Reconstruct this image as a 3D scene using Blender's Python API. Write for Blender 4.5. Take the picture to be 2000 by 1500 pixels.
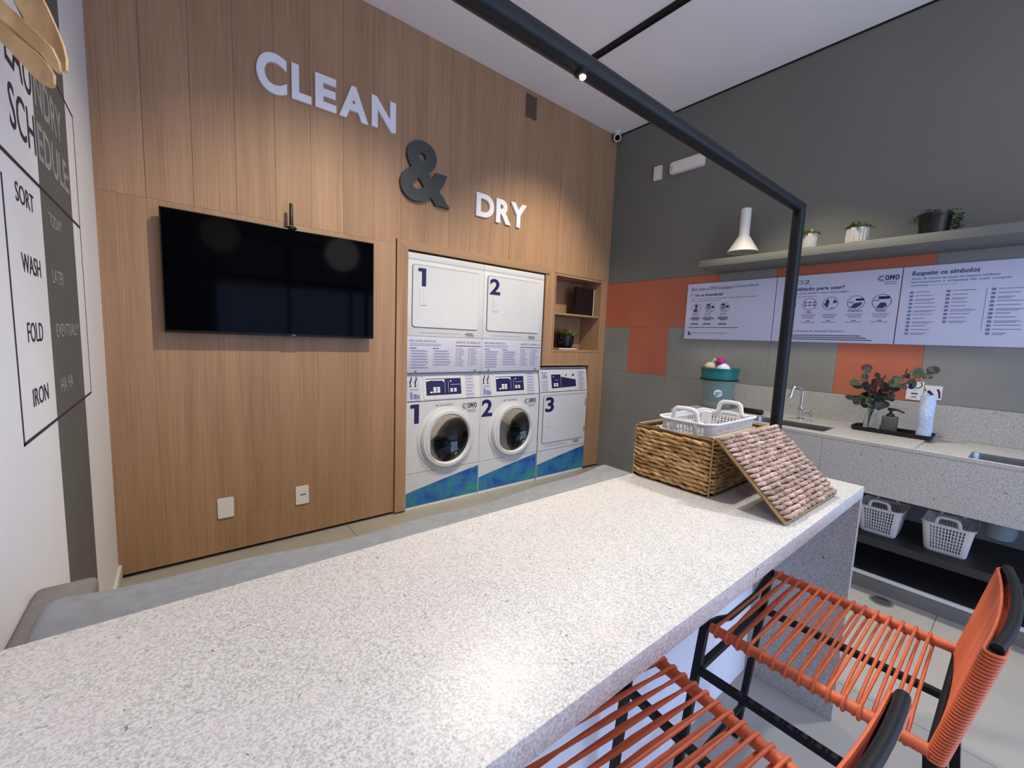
import bpy, bmesh, math, random
from math import pi, sin, cos, radians as R
from mathutils import Vector, Matrix

random.seed(7)
SC = bpy.context.scene
COL = SC.collection
for _o in list(bpy.data.objects):
    bpy.data.objects.remove(_o, do_unlink=True)

# ------------------------------------------------------------------ camera
CAM = (0.28665, -2.94, 1.37298)
_M = ((0.78105206, -0.04007289, -0.62317882),
      (-0.03578314, 0.99342712, -0.10872962),
      (0.62343985, 0.10722278, 0.77448436))
def _ax(r):                                   # (right, down, forward) -> world
    return Vector((r[0], r[2], -r[1]))
cr, cd, cf = _ax(_M[0]), _ax(_M[1]), _ax(_M[2])
cu = -cd
cam_data = bpy.data.cameras.new('camera')
cam_data.sensor_width = 36.0
cam_data.lens = 815.405 / 2000 * 36
cam_data.clip_start = 0.02
cam = bpy.data.objects.new('camera', cam_data)
COL.objects.link(cam)
cam.matrix_world = Matrix(((cr.x, cu.x, -cf.x, CAM[0]), (cr.y, cu.y, -cf.y, CAM[1]), (cr.z, cu.z, -cf.z, CAM[2]), (0, 0, 0, 1)))
SC.camera = cam

# ------------------------------------------------------------------ world, lights, exposure
W = 3.92          # room width
H = 3.495         # ceiling height
YB = -5.2         # wall behind the camera
SC.view_settings.view_transform = 'Standard'
SC.view_settings.look = 'None'
SC.view_settings.exposure = 0.0
SC.view_settings.gamma = 1.0
SC.view_settings.use_curve_mapping = False
wd = bpy.data.worlds.new('world'); SC.world = wd; wd.use_nodes = True
wd.node_tree.nodes['Background'].inputs[0].default_value = (0.68, 0.86, 1.0, 1)
wd.node_tree.nodes['Background'].inputs[1].default_value = 0.9

def area(name, loc, target, sx, sy, power, col):
    l = bpy.data.lights.new(name, 'AREA'); l.shape = 'RECTANGLE'; l.size = sx; l.size_y = sy
    l.energy = power; l.color = col
    o = bpy.data.objects.new(name, l); COL.objects.link(o); o.location = loc
    o.rotation_euler = (Vector(target) - Vector(loc)).to_track_quat('-Z', 'Y').to_euler()
    return o
def spot(name, loc, target, power, col, ang=70, blend=0.6, size=0.04):
    l = bpy.data.lights.new(name, 'SPOT'); l.energy = power; l.color = col
    l.spot_size = R(ang); l.spot_blend = blend; l.shadow_soft_size = size
    o = bpy.data.objects.new(name, l); COL.objects.link(o); o.location = loc
    o.rotation_euler = (Vector(target) - Vector(loc)).to_track_quat('-Z', 'Y').to_euler()
    return o
WARM = (1.0, 0.84, 0.64); NEUT = (1.0, 0.94, 0.88); DAY = (0.62, 0.74, 1.0)
# daylight through the big glazed front behind the camera
area('daylight', (2.2, YB - 0.25, 1.15), (1.7, -1.8, 0.75), 3.0, 1.9, 80, (0.42, 0.56, 1.0))
# unseen fill points behind the camera, added to lift ceiling and walls
def fill_point(name, loc, power, col, size):
    l = bpy.data.lights.new(name, 'POINT'); l.energy = power; l.color = col; l.shadow_soft_size = size
    o = bpy.data.objects.new(name, l); COL.objects.link(o); o.location = loc
fill_point('room_fill', (2.4, -4.3, 2.6), 20, (1.0, 0.99, 0.95), 0.25)
fill_point('warm_fill', (0.75, -3.6, 2.5), 4, WARM, 0.2)
# ceiling track spots and downlights
spot('track_spot_wall', (2.79, -1.6, 3.40), (2.85, 0.0, 1.35), 245, (1.0, 0.89, 0.62), 68, 1.0, 0.05)
spot('track_spot_table', (1.45, -1.45, 3.42), (1.0, -2.4, 0.9), 185, (1.0, 0.94, 0.85), 80, 0.8, 0.05)
spot('track_spot_wood', (1.35, -1.75, 3.42), (0.95, 0.0, 0.30), 255, (1.0, 0.89, 0.65), 84, 1.0, 0.05)
spot('track_spot_sink', (2.79, -1.9, 3.40), (3.6, -1.9, 0.9), 165, (1.0, 0.91, 0.70), 62, 0.7, 0.05)
spot('track_spot_basket', (2.79, -1.3, 3.40), (1.85, -2.3, 0.95), 60, (1.0, 0.90, 0.72), 46, 0.7, 0.04)
spot('track_spot_stools', (2.79, -3.0, 3.40), (2.1, -2.9, 0.0), 140, (0.95, 1.0, 1.0), 75, 0.8, 0.05)

# ------------------------------------------------------------------ materials
def lin(c):
    return tuple(((v / 255) / 12.92 if v / 255 <= 0.04045 else ((v / 255 + 0.055) / 1.055) ** 2.4) for v in c[:3]) + (1,)
MATS = {}
def mat(name, col, rough=0.5, metal=0.0, var=0.06, scale=8.0, bump=0.0, bscale=60.0, trans=0.0, ior=1.45,
        alpha=1.0, emit=0.0, coat=0.0, spec=0.5, col2=None, stretch=(1, 1, 1), detail=3.0, isl=0.0):
    m = bpy.data.materials.new(name); m.use_nodes = True
    nt = m.node_tree; N = nt.nodes; L = nt.links
    b = N['Principled BSDF']
    b.inputs['Roughness'].default_value = rough; b.inputs['Metallic'].default_value = metal
    b.inputs['IOR'].default_value = ior; b.inputs['Transmission Weight'].default_value = trans
    b.inputs['Alpha'].default_value = alpha; b.inputs['Coat Weight'].default_value = coat
    b.inputs['Specular IOR Level'].default_value = spec
    c = lin(col)
    tc = N.new('ShaderNodeTexCoord'); mp = N.new('ShaderNodeMapping'); mp.inputs['Scale'].default_value = stretch
    L.new(tc.outputs['Object'], mp.inputs['Vector'])
    n = N.new('ShaderNodeTexNoise'); n.inputs['Scale'].default_value = scale; n.inputs['Detail'].default_value = detail
    L.new(mp.outputs['Vector'], n.inputs['Vector'])
    r = N.new('ShaderNodeValToRGB')
    lo = lin(col2) if col2 else tuple(v * (1 - var) for v in c[:3]) + (1,)
    hi = c if col2 else tuple(min(1, v * (1 + var)) for v in c[:3]) + (1,)
    r.color_ramp.elements[0].position = 0.35; r.color_ramp.elements[1].position = 0.65
    r.color_ramp.elements[0].color = lo; r.color_ramp.elements[1].color = hi
    L.new(n.outputs['Fac'], r.inputs['Fac'])
    out = r.outputs['Color']
    if isl:
        g = N.new('ShaderNodeNewGeometry'); mr = N.new('ShaderNodeMapRange')
        mr.inputs['To Min'].default_value = 1 - isl; mr.inputs['To Max'].default_value = 1 + isl
        L.new(g.outputs['Random Per Island'], mr.inputs['Value'])
        mx = N.new('ShaderNodeMix'); mx.data_type = 'RGBA'; mx.blend_type = 'MULTIPLY'; mx.inputs[0].default_value = 1
        L.new(out, mx.inputs[6]); L.new(mr.outputs['Result'], mx.inputs[7]); out = mx.outputs[2]
    L.new(out, b.inputs['Base Color'])
    if emit:
        L.new(out, b.inputs['Emission Color']); b.inputs['Emission Strength'].default_value = emit
    if bump:
        n2 = N.new('ShaderNodeTexNoise'); n2.inputs['Scale'].default_value = bscale; n2.inputs['Detail'].default_value = 4
        L.new(tc.outputs['Object'], n2.inputs['Vector'])
        bp = N.new('ShaderNodeBump'); bp.inputs['Strength'].default_value = bump; bp.inputs['Distance'].default_value = 0.01
        L.new(n2.outputs['Fac'], bp.inputs['Height']); L.new(bp.outputs['Normal'], b.inputs['Normal'])
    MATS[name] = m
    return m

def wood_mat(name, dark, mid, light, horiz=False):
    m = bpy.data.materials.new(name); m.use_nodes = True
    nt = m.node_tree; N = nt.nodes; L = nt.links; b = N['Principled BSDF']
    b.inputs['Roughness'].default_value = 0.5; b.inputs['Specular IOR Level'].default_value = 0.35
    tc = N.new('ShaderNodeTexCoord'); oi = N.new('ShaderNodeObjectInfo')
    add = N.new('ShaderNodeVectorMath'); add.operation = 'ADD'
    sc = N.new('ShaderNodeVectorMath'); sc.operation = 'SCALE'; sc.inputs[0].default_value = (7, 3, 5)
    L.new(oi.outputs['Random'], sc.inputs['Scale'])
    L.new(tc.outputs['Object'], add.inputs[0]); L.new(sc.outputs[0], add.inputs[1])
    def noise(s, scale, det, rough=0.5):
        mp = N.new('ShaderNodeMapping'); mp.inputs['Scale'].default_value = s
        L.new(add.outputs[0], mp.inputs['Vector'])
        n = N.new('ShaderNodeTexNoise'); n.inputs['Scale'].default_value = scale; n.inputs['Detail'].default_value = det
        n.inputs['Roughness'].default_value = rough
        L.new(mp.outputs['Vector'], n.inputs['Vector']); return n
    s1 = (0.6, 16, 16) if horiz else (13, 13, 0.55)
    s2 = (1.6, 190, 190) if horiz else (170, 170, 2.2)
    a = noise(s1, 1.0, 3); f = noise(s2, 1.0, 4, 0.6)
    r = N.new('ShaderNodeValToRGB')
    e = r.color_ramp.elements
    e[0].position = 0.32; e[0].color = lin(dark); e[1].position = 0.72; e[1].color = lin(light)
    k = r.color_ramp.elements.new(0.5); k.color = lin(mid)
    mxv = N.new('ShaderNodeMath'); mxv.operation = 'MULTIPLY_ADD'; mxv.inputs[1].default_value = 0.46
    L.new(f.outputs['Fac'], mxv.inputs[0])
    big = noise((0.5, 5, 5) if horiz else (4.5, 4.5, 0.8), 1.0, 5, 0.65)
    hb = N.new('ShaderNodeMath'); hb.operation = 'MULTIPLY_ADD'; hb.inputs[1].default_value = 0.8
    L.new(big.outputs['Fac'], hb.inputs[0]); L.new(a.outputs['Fac'], hb.inputs[2])
    hv = N.new('ShaderNodeMath'); hv.operation = 'MULTIPLY'; hv.inputs[1].default_value = 0.30
    L.new(hb.outputs[0], hv.inputs[0]); L.new(hv.outputs[0], mxv.inputs[2])
    L.new(mxv.outputs[0], r.inputs['Fac'])
    hs = N.new('ShaderNodeHueSaturation')
    mr = N.new('ShaderNodeMapRange'); mr.inputs['To Min'].default_value = 0.96; mr.inputs['To Max'].default_value = 1.04
    L.new(oi.outputs['Random'], mr.inputs['Value']); L.new(mr.outputs['Result'], hs.inputs['Value'])
    L.new(r.outputs['Color'], hs.inputs['Color'])
    L.new(hs.outputs['Color'], b.inputs['Base Color'])
    bp = N.new('ShaderNodeBump'); bp.inputs['Strength'].default_value = 0.12; bp.inputs['Distance'].default_value = 0.004
    L.new(f.outputs['Fac'], bp.inputs['Height']); L.new(bp.outputs['Normal'], b.inputs['Normal'])
    return m

def stone_mat(name, base, grey, speck, fleck, tint, scale=1.0, rough=0.3, contrast=1.0):
    m = bpy.data.materials.new(name); m.use_nodes = True
    nt = m.node_tree; N = nt.nodes; L = nt.links; b = N['Principled BSDF']
    b.inputs['Roughness'].default_value = rough
    tc = N.new('ShaderNodeTexCoord')
    def noise(s, det=3, rg=0.6, dist=0.0):
        n = N.new('ShaderNodeTexNoise'); n.inputs['Scale'].default_value = s * scale; n.inputs['Detail'].default_value = det
        n.inputs['Roughness'].default_value = rg; n.inputs['Distortion'].default_value = dist
        L.new(tc.outputs['Object'], n.inputs['Vector']); return n.outputs['Fac']
    def ramp(src, p0, p1, c0=(0, 0, 0, 1), c1=(1, 1, 1, 1)):
        r = N.new('ShaderNodeValToRGB'); e = r.color_ramp.elements
        e[0].position = p0; e[1].position = p1; e[0].color = c0; e[1].color = c1
        L.new(src, r.inputs['Fac']); return r.outputs['Color']
    def mix(f, a, bb, k=1.0):
        x = N.new('ShaderNodeMix'); x.data_type = 'RGBA'
        if k != 1.0:
            q = N.new('ShaderNodeMath'); q.operation = 'MULTIPLY'; q.inputs[1].default_value = k
            L.new(f, q.inputs[0]); f = q.outputs[0]
        L.new(f, x.inputs[0])
        for s, i in ((a, 6), (bb, 7)):
            if isinstance(s, tuple): x.inputs[i].default_value = s
            else: L.new(s, x.inputs[i])
        return x.outputs[2]
    c = ramp(noise(270, 2, 0.5), 0.36, 0.62, lin(grey), lin(base))
    c = mix(ramp(noise(520, 2), 0.52, 0.72), c, tuple(min(1, v * 1.25) for v in lin(base)[:3]) + (1,), 0.7 * contrast)
    c = mix(ramp(noise(7, 3), 0.45, 0.7), c, lin(tint), 0.30)
    c = mix(ramp(noise(150, 3, 0.55, 0.6), 0.63, 0.70), c, lin(speck), 0.75 * contrast)
    fl = ramp(noise(42, 4, 0.6, 0.8), 0.69, 0.72)
    c = mix(fl, c, lin(fleck), 0.85)
    L.new(c, b.inputs['Base Color'])
    return m

M_wood = wood_mat('oak_veneer', (138, 104, 77), (163, 127, 98), (184, 147, 116))
M_woodh = wood_mat('oak_veneer_flat', (138, 104, 77), (163, 127, 98), (184, 147, 116), True)
M_wooddk = mat('oak_shadow_gap', (30, 20, 14), 0.8)
M_black = mat('black_void', (14, 13, 13), 0.7)
M_white_wall = mat('white_wall_paint', (234, 234, 240), 0.75, var=0.02, scale=3, bump=0.05, bscale=220)
M_stripe = mat('grey_stripe_paint', (98, 98, 97), 0.7, var=0.03, bump=0.05, bscale=220)
M_greywall = mat('dark_grey_paint', (113, 113, 107), 0.7, var=0.03, scale=2, bump=0.04, bscale=220)
M_ceil = mat('ceiling_paint', (244, 241, 243), 0.55, var=0.015, scale=2)
M_tile_g = mat('grey_tile', (131, 131, 128), 0.42, var=0.05, scale=3, bump=0.02, bscale=30)
M_tile_o = mat('orange_tile', (178, 100, 76), 0.42, var=0.05, scale=3, bump=0.02, bscale=30)
M_grout = mat('grout', (112, 110, 106), 0.9)
M_floor = mat('floor_tile', (166, 160, 152), 0.38, var=0.04, scale=4, bump=0.02, bscale=90)
M_white = mat('white_enamel', (203, 203, 208), 0.32, var=0.015)
M_whitepl = mat('white_plastic', (224, 222, 218), 0.42, var=0.02)
M_letter = mat('white_letter', (232, 230, 238), 0.5, var=0.01)
M_amp = mat('charcoal_letter', (66, 68, 69), 0.55, var=0.05)
M_screen = mat('tv_screen', (3, 3, 6), 0.06, var=0.1, spec=0.03)
M_bezel = mat('black_plastic', (16, 16, 18), 0.38, var=0.1)
M_blackmetal = mat('black_powder_coat', (11, 11, 15), 0.5, var=0.15, bump=0.03, bscale=300, spec=0.35)
M_navy = mat('navy_print', (26, 27, 78), 0.5, var=0.05)
M_ink = mat('black_ink', (22, 21, 28), 0.6, var=0.05)
M_purple = mat('plum_paint', (54, 42, 58), 0.7, var=0.05)
M_silver = mat('silver_paint', (152, 156, 158), 0.6, var=0.03)
M_print = mat('faded_print', (118, 120, 160), 0.6, var=0.05)
M_printd = mat('dark_print', (62, 64, 88), 0.6, var=0.05)
M_teal_t = mat('blue_print', (66, 120, 176), 0.6, var=0.05)
M_sheet = mat('laminated_sheet', (188, 187, 206), 0.4, var=0.015)
M_sign = mat('sign_board', (206, 208, 230), 0.4, var=0.015)
M_chrome = mat('chrome', (205, 205, 205), 0.12, 1.0, var=0.02)
M_steel = mat('brushed_steel', (150, 150, 152), 0.3, 1.0, var=0.05, stretch=(1, 20, 1))
M_drum = mat('drum_steel', (70, 70, 73), 0.35, 0.9, var=0.5, scale=26)
M_glassdk = mat('smoked_glass', (60, 62, 64), 0.04, trans=0.95, var=0.02)
M_glass = mat('clear_glass', (240, 246, 246), 0.03, trans=1.0, var=0.01)
M_table = stone_mat('bar_granite', (216, 213, 207), (172, 168, 164), (132, 128, 123), (52, 46, 44), (220, 207, 202), 1.0, 0.40)
M_counter = stone_mat('counter_granite', (188, 185, 180), (154, 151, 147), (122, 120, 118), (86, 84, 84), (168, 160, 150), 0.55, 0.35, 0.9)
M_sofa = mat('grey_upholstery', (134, 135, 139), 0.95, var=0.08, scale=40, bump=0.35, bscale=420)
M_sofa_shaded = mat('grey_upholstery_shaded', (122, 118, 118), 0.95, var=0.08, scale=40, bump=0.35, bscale=420)  # same upholstery as the cushions, with shade darkened into its colour
M_orange = mat('orange_cord', (208, 102, 62), 0.5, var=0.10, scale=30, bump=0.1, bscale=300)
M_straw = mat('straw_weave', (205, 166, 108), 0.65, var=0.2, scale=30, isl=0.34, col2=(168, 124, 74), bump=0.4, bscale=220)
M_strawlid = mat('brown_weave', (200, 168, 148), 0.75, var=0.2, scale=30, isl=0.30, col2=(160, 130, 112), bump=0.4, bscale=220)
M_strawrim = mat('pale_straw_rim', (170, 136, 92), 0.7, var=0.15, scale=60, bump=0.3, bscale=160)
M_strawin = mat('weave_backing', (92, 66, 40), 0.9, var=0.2, scale=40)
M_leaf1 = mat('grey_green_leaf', (62, 70, 56), 0.55, var=0.35, scale=12, isl=0.3)
M_leaf2 = mat('fern_leaf', (60, 92, 56), 0.55, var=0.35, scale=20, isl=0.4)
M_leaf3 = mat('olive_leaf', (104, 116, 56), 0.55, var=0.3, scale=20, isl=0.4)
M_leafr = mat('wine_leaf', (62, 40, 42), 0.55, var=0.3, scale=20, isl=0.3)
M_stem = mat('brown_stem', (60, 48, 38), 0.7, var=0.2)
M_pot = mat('ribbed_concrete', (170, 165, 160), 0.6, var=0.1, scale=30)
M_teal = mat('teal_plastic', (26, 116, 116), 0.35, var=0.05)
M_clearpl = mat('frosted_plastic', (190, 210, 204), 0.25, trans=0.4, alpha=0.42, var=0.03)
M_magenta = mat('magenta_cap', (190, 30, 120), 0.35, var=0.05)
M_bottle = mat('white_bottle', (226, 232, 238), 0.35, var=0.02)
M_beige = mat('beige_bristle', (206, 194, 176), 0.8, var=0.08, scale=60, bump=0.3, bscale=200)
M_roll = mat('blue_wipes', (186, 202, 228), 0.85, var=0.16, scale=90, bump=0.15, bscale=200)
M_concrete = mat('dark_ceramic', (76, 74, 70), 0.6, var=0.1, scale=20)
M_tan = mat('wood_veneer_shade', (208, 170, 118), 0.6, var=0.15, scale=6, stretch=(4, 4, 1), col2=(176, 136, 90))
M_pipe = mat('grey_pvc', (112, 132, 142), 0.4, var=0.05)
M_shelfdk = mat('dark_shelf', (52, 50, 50), 0.55, var=0.06)
M_curb = mat('grey_plinth', (118, 116, 112), 0.5, var=0.04)
M_led = mat('led_lens', (255, 244, 224), 0.5, emit=40.0)
M_lamp = mat('lamp_white', (232, 228, 220), 0.45, var=0.01)
M_paper = mat('page_block', (214, 208, 196), 0.8, var=0.04)

def mosaic_mat():
    m = bpy.data.materials.new('blue_green_mosaic'); m.use_nodes = True
    nt = m.node_tree; N = nt.nodes; L = nt.links; b = N['Principled BSDF']; b.inputs['Roughness'].default_value = 0.4
    tc = N.new('ShaderNodeTexCoord')
    v = N.new('ShaderNodeTexVoronoi'); v.inputs['Scale'].default_value = 46; v.distance = 'CHEBYCHEV'
    v.inputs['Randomness'].default_value = 0.25
    n = N.new('ShaderNodeTexNoise'); n.inputs['Scale'].default_value = 7; n.inputs['Detail'].default_value = 3
    L.new(tc.outputs['Object'], v.inputs['Vector']); L.new(v.outputs['Position'], n.inputs['Vector'])
    r = N.new('ShaderNodeValToRGB'); e = r.color_ramp.elements
    e[0].position = 0.33; e[0].color = lin((32, 78, 160)); e[1].position = 0.66; e[1].color = lin((52, 142, 132))
    k = e.new(0.48); k.color = lin((46, 116, 172))
    L.new(n.outputs['Fac'], r.inputs['Fac'])
    mx = N.new('ShaderNodeMix'); mx.data_type = 'RGBA'; mx.blend_type = 'MULTIPLY'; mx.inputs[0].default_value = 0.22
    L.new(r.outputs['Color'], mx.inputs[6]); L.new(v.outputs['Color'], mx.inputs[7])
    L.new(mx.outputs[2], b.inputs['Base Color'])
    return m
M_mosaic = mosaic_mat()

# ------------------------------------------------------------------ geometry helpers
def nbm(): return bmesh.new()
def box(bm, x0, x1, y0, y1, z0, z1, mtx=None, bev=0.0, seg=2):
    t = bmesh.new()
    vs = [t.verts.new((x, y, z)) for x in (x0, x1) for y in (y0, y1) for z in (z0, z1)]
    for f in ((0, 1, 3, 2), (4, 6, 7, 5), (0, 4, 5, 1), (2, 3, 7, 6), (0, 2, 6, 4), (1, 5, 7, 3)):
        t.faces.new([vs[i] for i in f])
    bmesh.ops.recalc_face_normals(t, faces=t.faces)
    if bev:
        bmesh.ops.bevel(t, geom=t.edges[:], offset=bev, segments=seg, affect='EDGES', profile=0.5)
    if mtx: bmesh.ops.transform(t, matrix=mtx, verts=t.verts)
    _merge(bm, t)
def _merge(bm, t):
    me = bpy.data.meshes.new('tmp'); t.to_mesh(me); t.free(); bm.from_mesh(me); bpy.data.meshes.remove(me)
def frame_of(d):
    d = d.normalized(); a = Vector((0, 0, 1)) if abs(d.z) < 0.9 else Vector((1, 0, 0))
    u = d.cross(a).normalized(); return u, d.cross(u).normalized()
def tube(bm, pts, r, n=10, closed=False, cap=True, sq=False, rr=None):
    pts = [Vector(p) for p in pts]; k = len(pts); rings = []
    d0 = (pts[1] - pts[0]).normalized(); u, v = frame_of(d0)
    for i, p in enumerate(pts):
        if closed: d = (pts[(i + 1) % k] - pts[i - 1])
        elif i == 0: d = pts[1] - pts[0]
        elif i == k - 1: d = pts[-1] - pts[-2]
        else: d = (pts[i] - pts[i - 1]).normalized() + (pts[i + 1] - pts[i]).normalized()
        d = d.normalized()
        u = (u - d * u.dot(d)).normalized(); v = d.cross(u)
        s = 1.0
        if not closed and 0 < i < k - 1:
            c = max(0.35, d.dot((pts[i + 1] - pts[i]).normalized())); s = 1 / c
        rad = rr[i] if rr else r
        ring = []
        for j in range(n):
            a = 2 * pi * j / n + (pi / 4 if sq else 0)
            off = (u * cos(a) + v * sin(a)) * rad * (1.4142 if sq else 1)
            if s > 1.001:
                b = ((pts[i + 1] - pts[i]).normalized() - (pts[i] - pts[i - 1]).normalized())
                if b.length > 1e-5:
                    b.normalize(); off = off + b * off.dot(b) * (s - 1)
            ring.append(bm.verts.new(p + off))
        rings.append(ring)
    m = k if closed else k - 1
    for i in range(m):
        a, b = rings[i], rings[(i + 1) % k]
        for j in range(n):
            bm.faces.new((a[j], a[(j + 1) % n], b[(j + 1) % n], b[j]))
    if cap and not closed:
        bm.faces.new(rings[0][::-1]); bm.faces.new(rings[-1])
def lathe(bm, prof, c=(0, 0, 0), axis='z', n=32, cap0=True, cap1=True, a0=0.0, a1=2 * pi):
    full = abs(a1 - a0 - 2 * pi) < 1e-6
    rings = []
    for (r, h) in prof:
        ring = []
        for j in range(n if full else n + 1):
            a = a0 + (a1 - a0) * j / n
            x, y = r * cos(a), r * sin(a)
            p = (x, y, h) if axis == 'z' else ((x, -h, y) if axis == 'y' else (h, x, y))
            ring.append(bm.verts.new((c[0] + p[0], c[1] + p[1], c[2] + p[2])))
        rings.append(ring)
    for a, b in zip(rings, rings[1:]):
        q = len(a)
        for j in range(q if full else q - 1):
            bm.faces.new((a[j], a[(j + 1) % q], b[(j + 1) % q], b[j]))
    if cap0 and prof[0][0] > 1e-6: bm.faces.new(rings[0][::-1])
    if cap1 and prof[-1][0] > 1e-6: bm.faces.new(rings[-1])
def prism(bm, poly, depth, mtx=None):
    """poly in local xy, extruded 0..depth along z, then mtx"""
    t = bmesh.new()
    a = [t.verts.new((p[0], p[1], 0)) for p in poly]; b = [t.verts.new((p[0], p[1], depth)) for p in poly]
    t.faces.new(a[::-1]); t.faces.new(b)
    n = len(poly)
    for i in range(n): t.faces.new((a[i], a[(i + 1) % n], b[(i + 1) % n], b[i]))
    bmesh.ops.recalc_face_normals(t, faces=t.faces)
    if mtx: bmesh.ops.transform(t, matrix=mtx, verts=t.verts)
    _merge(bm, t)
def rrect(x0, x1, y0, y1, r, n=5):
    pts = []
    for cx, cy, a in ((x1 - r, y0 + r, -pi / 2), (x1 - r, y1 - r, 0), (x0 + r, y1 - r, pi / 2), (x0 + r, y0 + r, pi)):
        for i in range(n + 1):
            t = a + pi / 2 * i / n; pts.append((cx + r * cos(t), cy + r * sin(t)))
    return pts
def smooth_mesh(me, ang=40):
    for p in me.polygons: p.use_smooth = True
    try: me.set_sharp_from_angle(angle=R(ang))
    except Exception: pass
def obj(name, bm, m, parent=None, smooth=True, ang=40, fix=True):
    if fix: bmesh.ops.recalc_face_normals(bm, faces=bm.faces)
    me = bpy.data.meshes.new(name); bm.to_mesh(me); bm.free()
    me.materials.append(m)
    if smooth: smooth_mesh(me, ang)
    o = bpy.data.objects.new(name, me); COL.objects.link(o)
    if parent: o.parent = parent
    if name in ('small_print', 'heading', 'sheet_heading', 'display_keys', 'pictogram', 'print', 'sticker_print', 'icon_fill'): o['kind'] = 'stuff'
    return o
def inst(name, me, parent=None, loc=None):
    o = bpy.data.objects.new(name, me); COL.objects.link(o)
    if parent: o.parent = parent
    if loc: o.location = loc
    return o
def tag(o, label, cat, group=None, kind=None):
    o['label'] = label; o['category'] = cat
    if group: o['group'] = group
    if kind: o['kind'] = kind
    return o
def thing(name, label, cat, loc=(0, 0, 0), rz=0.0, group=None):
    o = bpy.data.objects.new(name, None); COL.objects.link(o); o.location = loc; o.rotation_euler = (0, 0, rz)
    o.empty_display_size = 0.05
    return tag(o, label, cat, group)
def copy_tree(o, parent=None):
    c = o.copy(); COL.objects.link(c)
    if parent is not None: c.parent = parent
    for ch in list(o.children): copy_tree(ch, c)
    return c

# orientation matrices: text plane (x right, y up, z out) -> world
def on_back(x, z, y): return Matrix(((1, 0, 0, x), (0, 0, -1, y), (0, 1, 0, z), (0, 0, 0, 1)))
def on_right(y, z, x): return Matrix(((0, 0, -1, x), (-1, 0, 0, y), (0, 1, 0, z), (0, 0, 0, 1)))
def on_left(y, z, x): return Matrix(((0, 0, 1, x), (1, 0, 0, y), (0, 1, 0, z), (0, 0, 0, 1)))

_DG = None
def text_bm(bm, s, w, h, mtx, ext=0.0004, bold=0.0, shear=0.0, res=3, bev=0.0):
    """text fitted to the w x h box whose lower left corner is the origin of mtx (w None: keep proportion)"""
    cu_ = bpy.data.curves.new('t', 'FONT'); cu_.body = s; cu_.size = 1.0; cu_.extrude = 0.05; cu_.resolution_u = res
    cu_.offset = bold; cu_.shear = shear; cu_.bevel_depth = bev
    o = bpy.data.objects.new('t', cu_); COL.objects.link(o)
    dg = bpy.context.evaluated_depsgraph_get()
    me = bpy.data.meshes.new_from_object(o.evaluated_get(dg))
    bpy.data.objects.remove(o); bpy.data.curves.remove(cu_)
    if not me.vertices: return
    xs = [v.co.x for v in me.vertices]; ys = [v.co.y for v in me.vertices]; zs = [v.co.z for v in me.vertices]
    sy = h / (max(ys) - min(ys)); sx = w / (max(xs) - min(xs)) if w else sy
    t = bmesh.new(); t.from_mesh(me); bpy.data.meshes.remove(me)
    zr = max(zs) - min(zs)
    for v in t.verts:
        v.co = Vector(((v.co.x - min(xs)) * sx, (v.co.y - min(ys)) * sy, (v.co.z - min(zs)) / zr * ext))
    bmesh.ops.transform(t, matrix=mtx, verts=t.verts)
    _merge(bm, t)
def bar(bm, x, y, w, h, mtx, e=0.0004):
    box(bm, x, x + w, y, y + h, 0, e, mtx)
def lines(bm, x, y, w, n, dy, h, mtx, ragged=0.3):
    for i in range(n):
        bar(bm, x, y - i * dy, w * (1 - random.random() * ragged), h, mtx)

# ================================================================== STRUCTURE
# ---- floor with big porcelain tiles
fl = nbm(); box(fl, -0.2, W + 0.2, YB - 0.3, 0.95, -0.06, -0.006)
floor = tag(obj('floor', fl, M_grout, smooth=False), 'pale beige grey porcelain tiled floor', 'floor', kind='structure')
xs = [0.0, 1.197, 2.397, 3.597, W]; ys = [YB, -3.962, -2.762, -1.562, -0.362, 0.80]
for i in range(len(xs) - 1):
    for j in range(len(ys) - 1):
        b = nbm(); box(b, xs[i] + .0012, xs[i + 1] - .0012, ys[j] + .0012, ys[j + 1] - .0012, -0.006, 0.0, bev=0.0008, seg=1)
        obj('floor_tile', b, M_floor, floor, smooth=False)
# ---- ceiling
b = nbm(); box(b, -0.2, W + 0.2, YB - 0.3, 0.95, H, H + 0.1)
tag(obj('ceiling', b, M_ceil, smooth=False), 'plain white plastered ceiling', 'ceiling', kind='structure')
# ---- wood wall
OPEN = [(1.629, 3.009, 0.0, 1.99), (3.009, 3.69, 0.0, 1.127), (3.128, 3.832, 1.262, 2.017)]
FRM = [(1.535, 1.629, 0.0, 2.053), (1.629, 3.009, 1.99, 2.053)]
wb = nbm()
box(wb, -0.2, 1.60, 0.03, 0.10, 0, H)
box(wb, 1.60, W + 0.2, 0.03, 0.10, 2.0, H)
box(wb, 3.02, 3.12, 0.03, 0.10, 1.14, 2.0); box(wb, 3.12, W, 0.03, 0.10, 1.14, 1.25); box(wb, 3.70, W, 0.03, 0.10, 0, 1.14)
box(wb, 3.838, W, 0.03, 0.10, 1.25, 2.0)
box(wb, 1.55, 1.612, 0.1, 0.85, 0, 2.2); box(wb, 1.55, W + .1, 0.85, 0.95, 0, 2.2); box(wb, 1.55, W + .1, 0.1, 0.85, 2.05, 2.2)
box(wb, 3.70, W + .1, 0.1, 0.85, 0, 1.14); box(wb, 3.845, W + .1, 0.1, 0.85, 1.14, 2.05); box(wb, 3.02, W, 0.30, 0.85, 1.14, 1.16)
wall_back = tag(obj('wall_back', wb, M_black, smooth=False), 'wall clad in tall vertical oak veneer planks', 'wall', kind='structure')
cols = [0.0] + [0.19 + 0.197 * k for k in range(19)] + [W]
cuts = sorted({v for r in OPEN + FRM for v in r[:2]})
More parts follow.
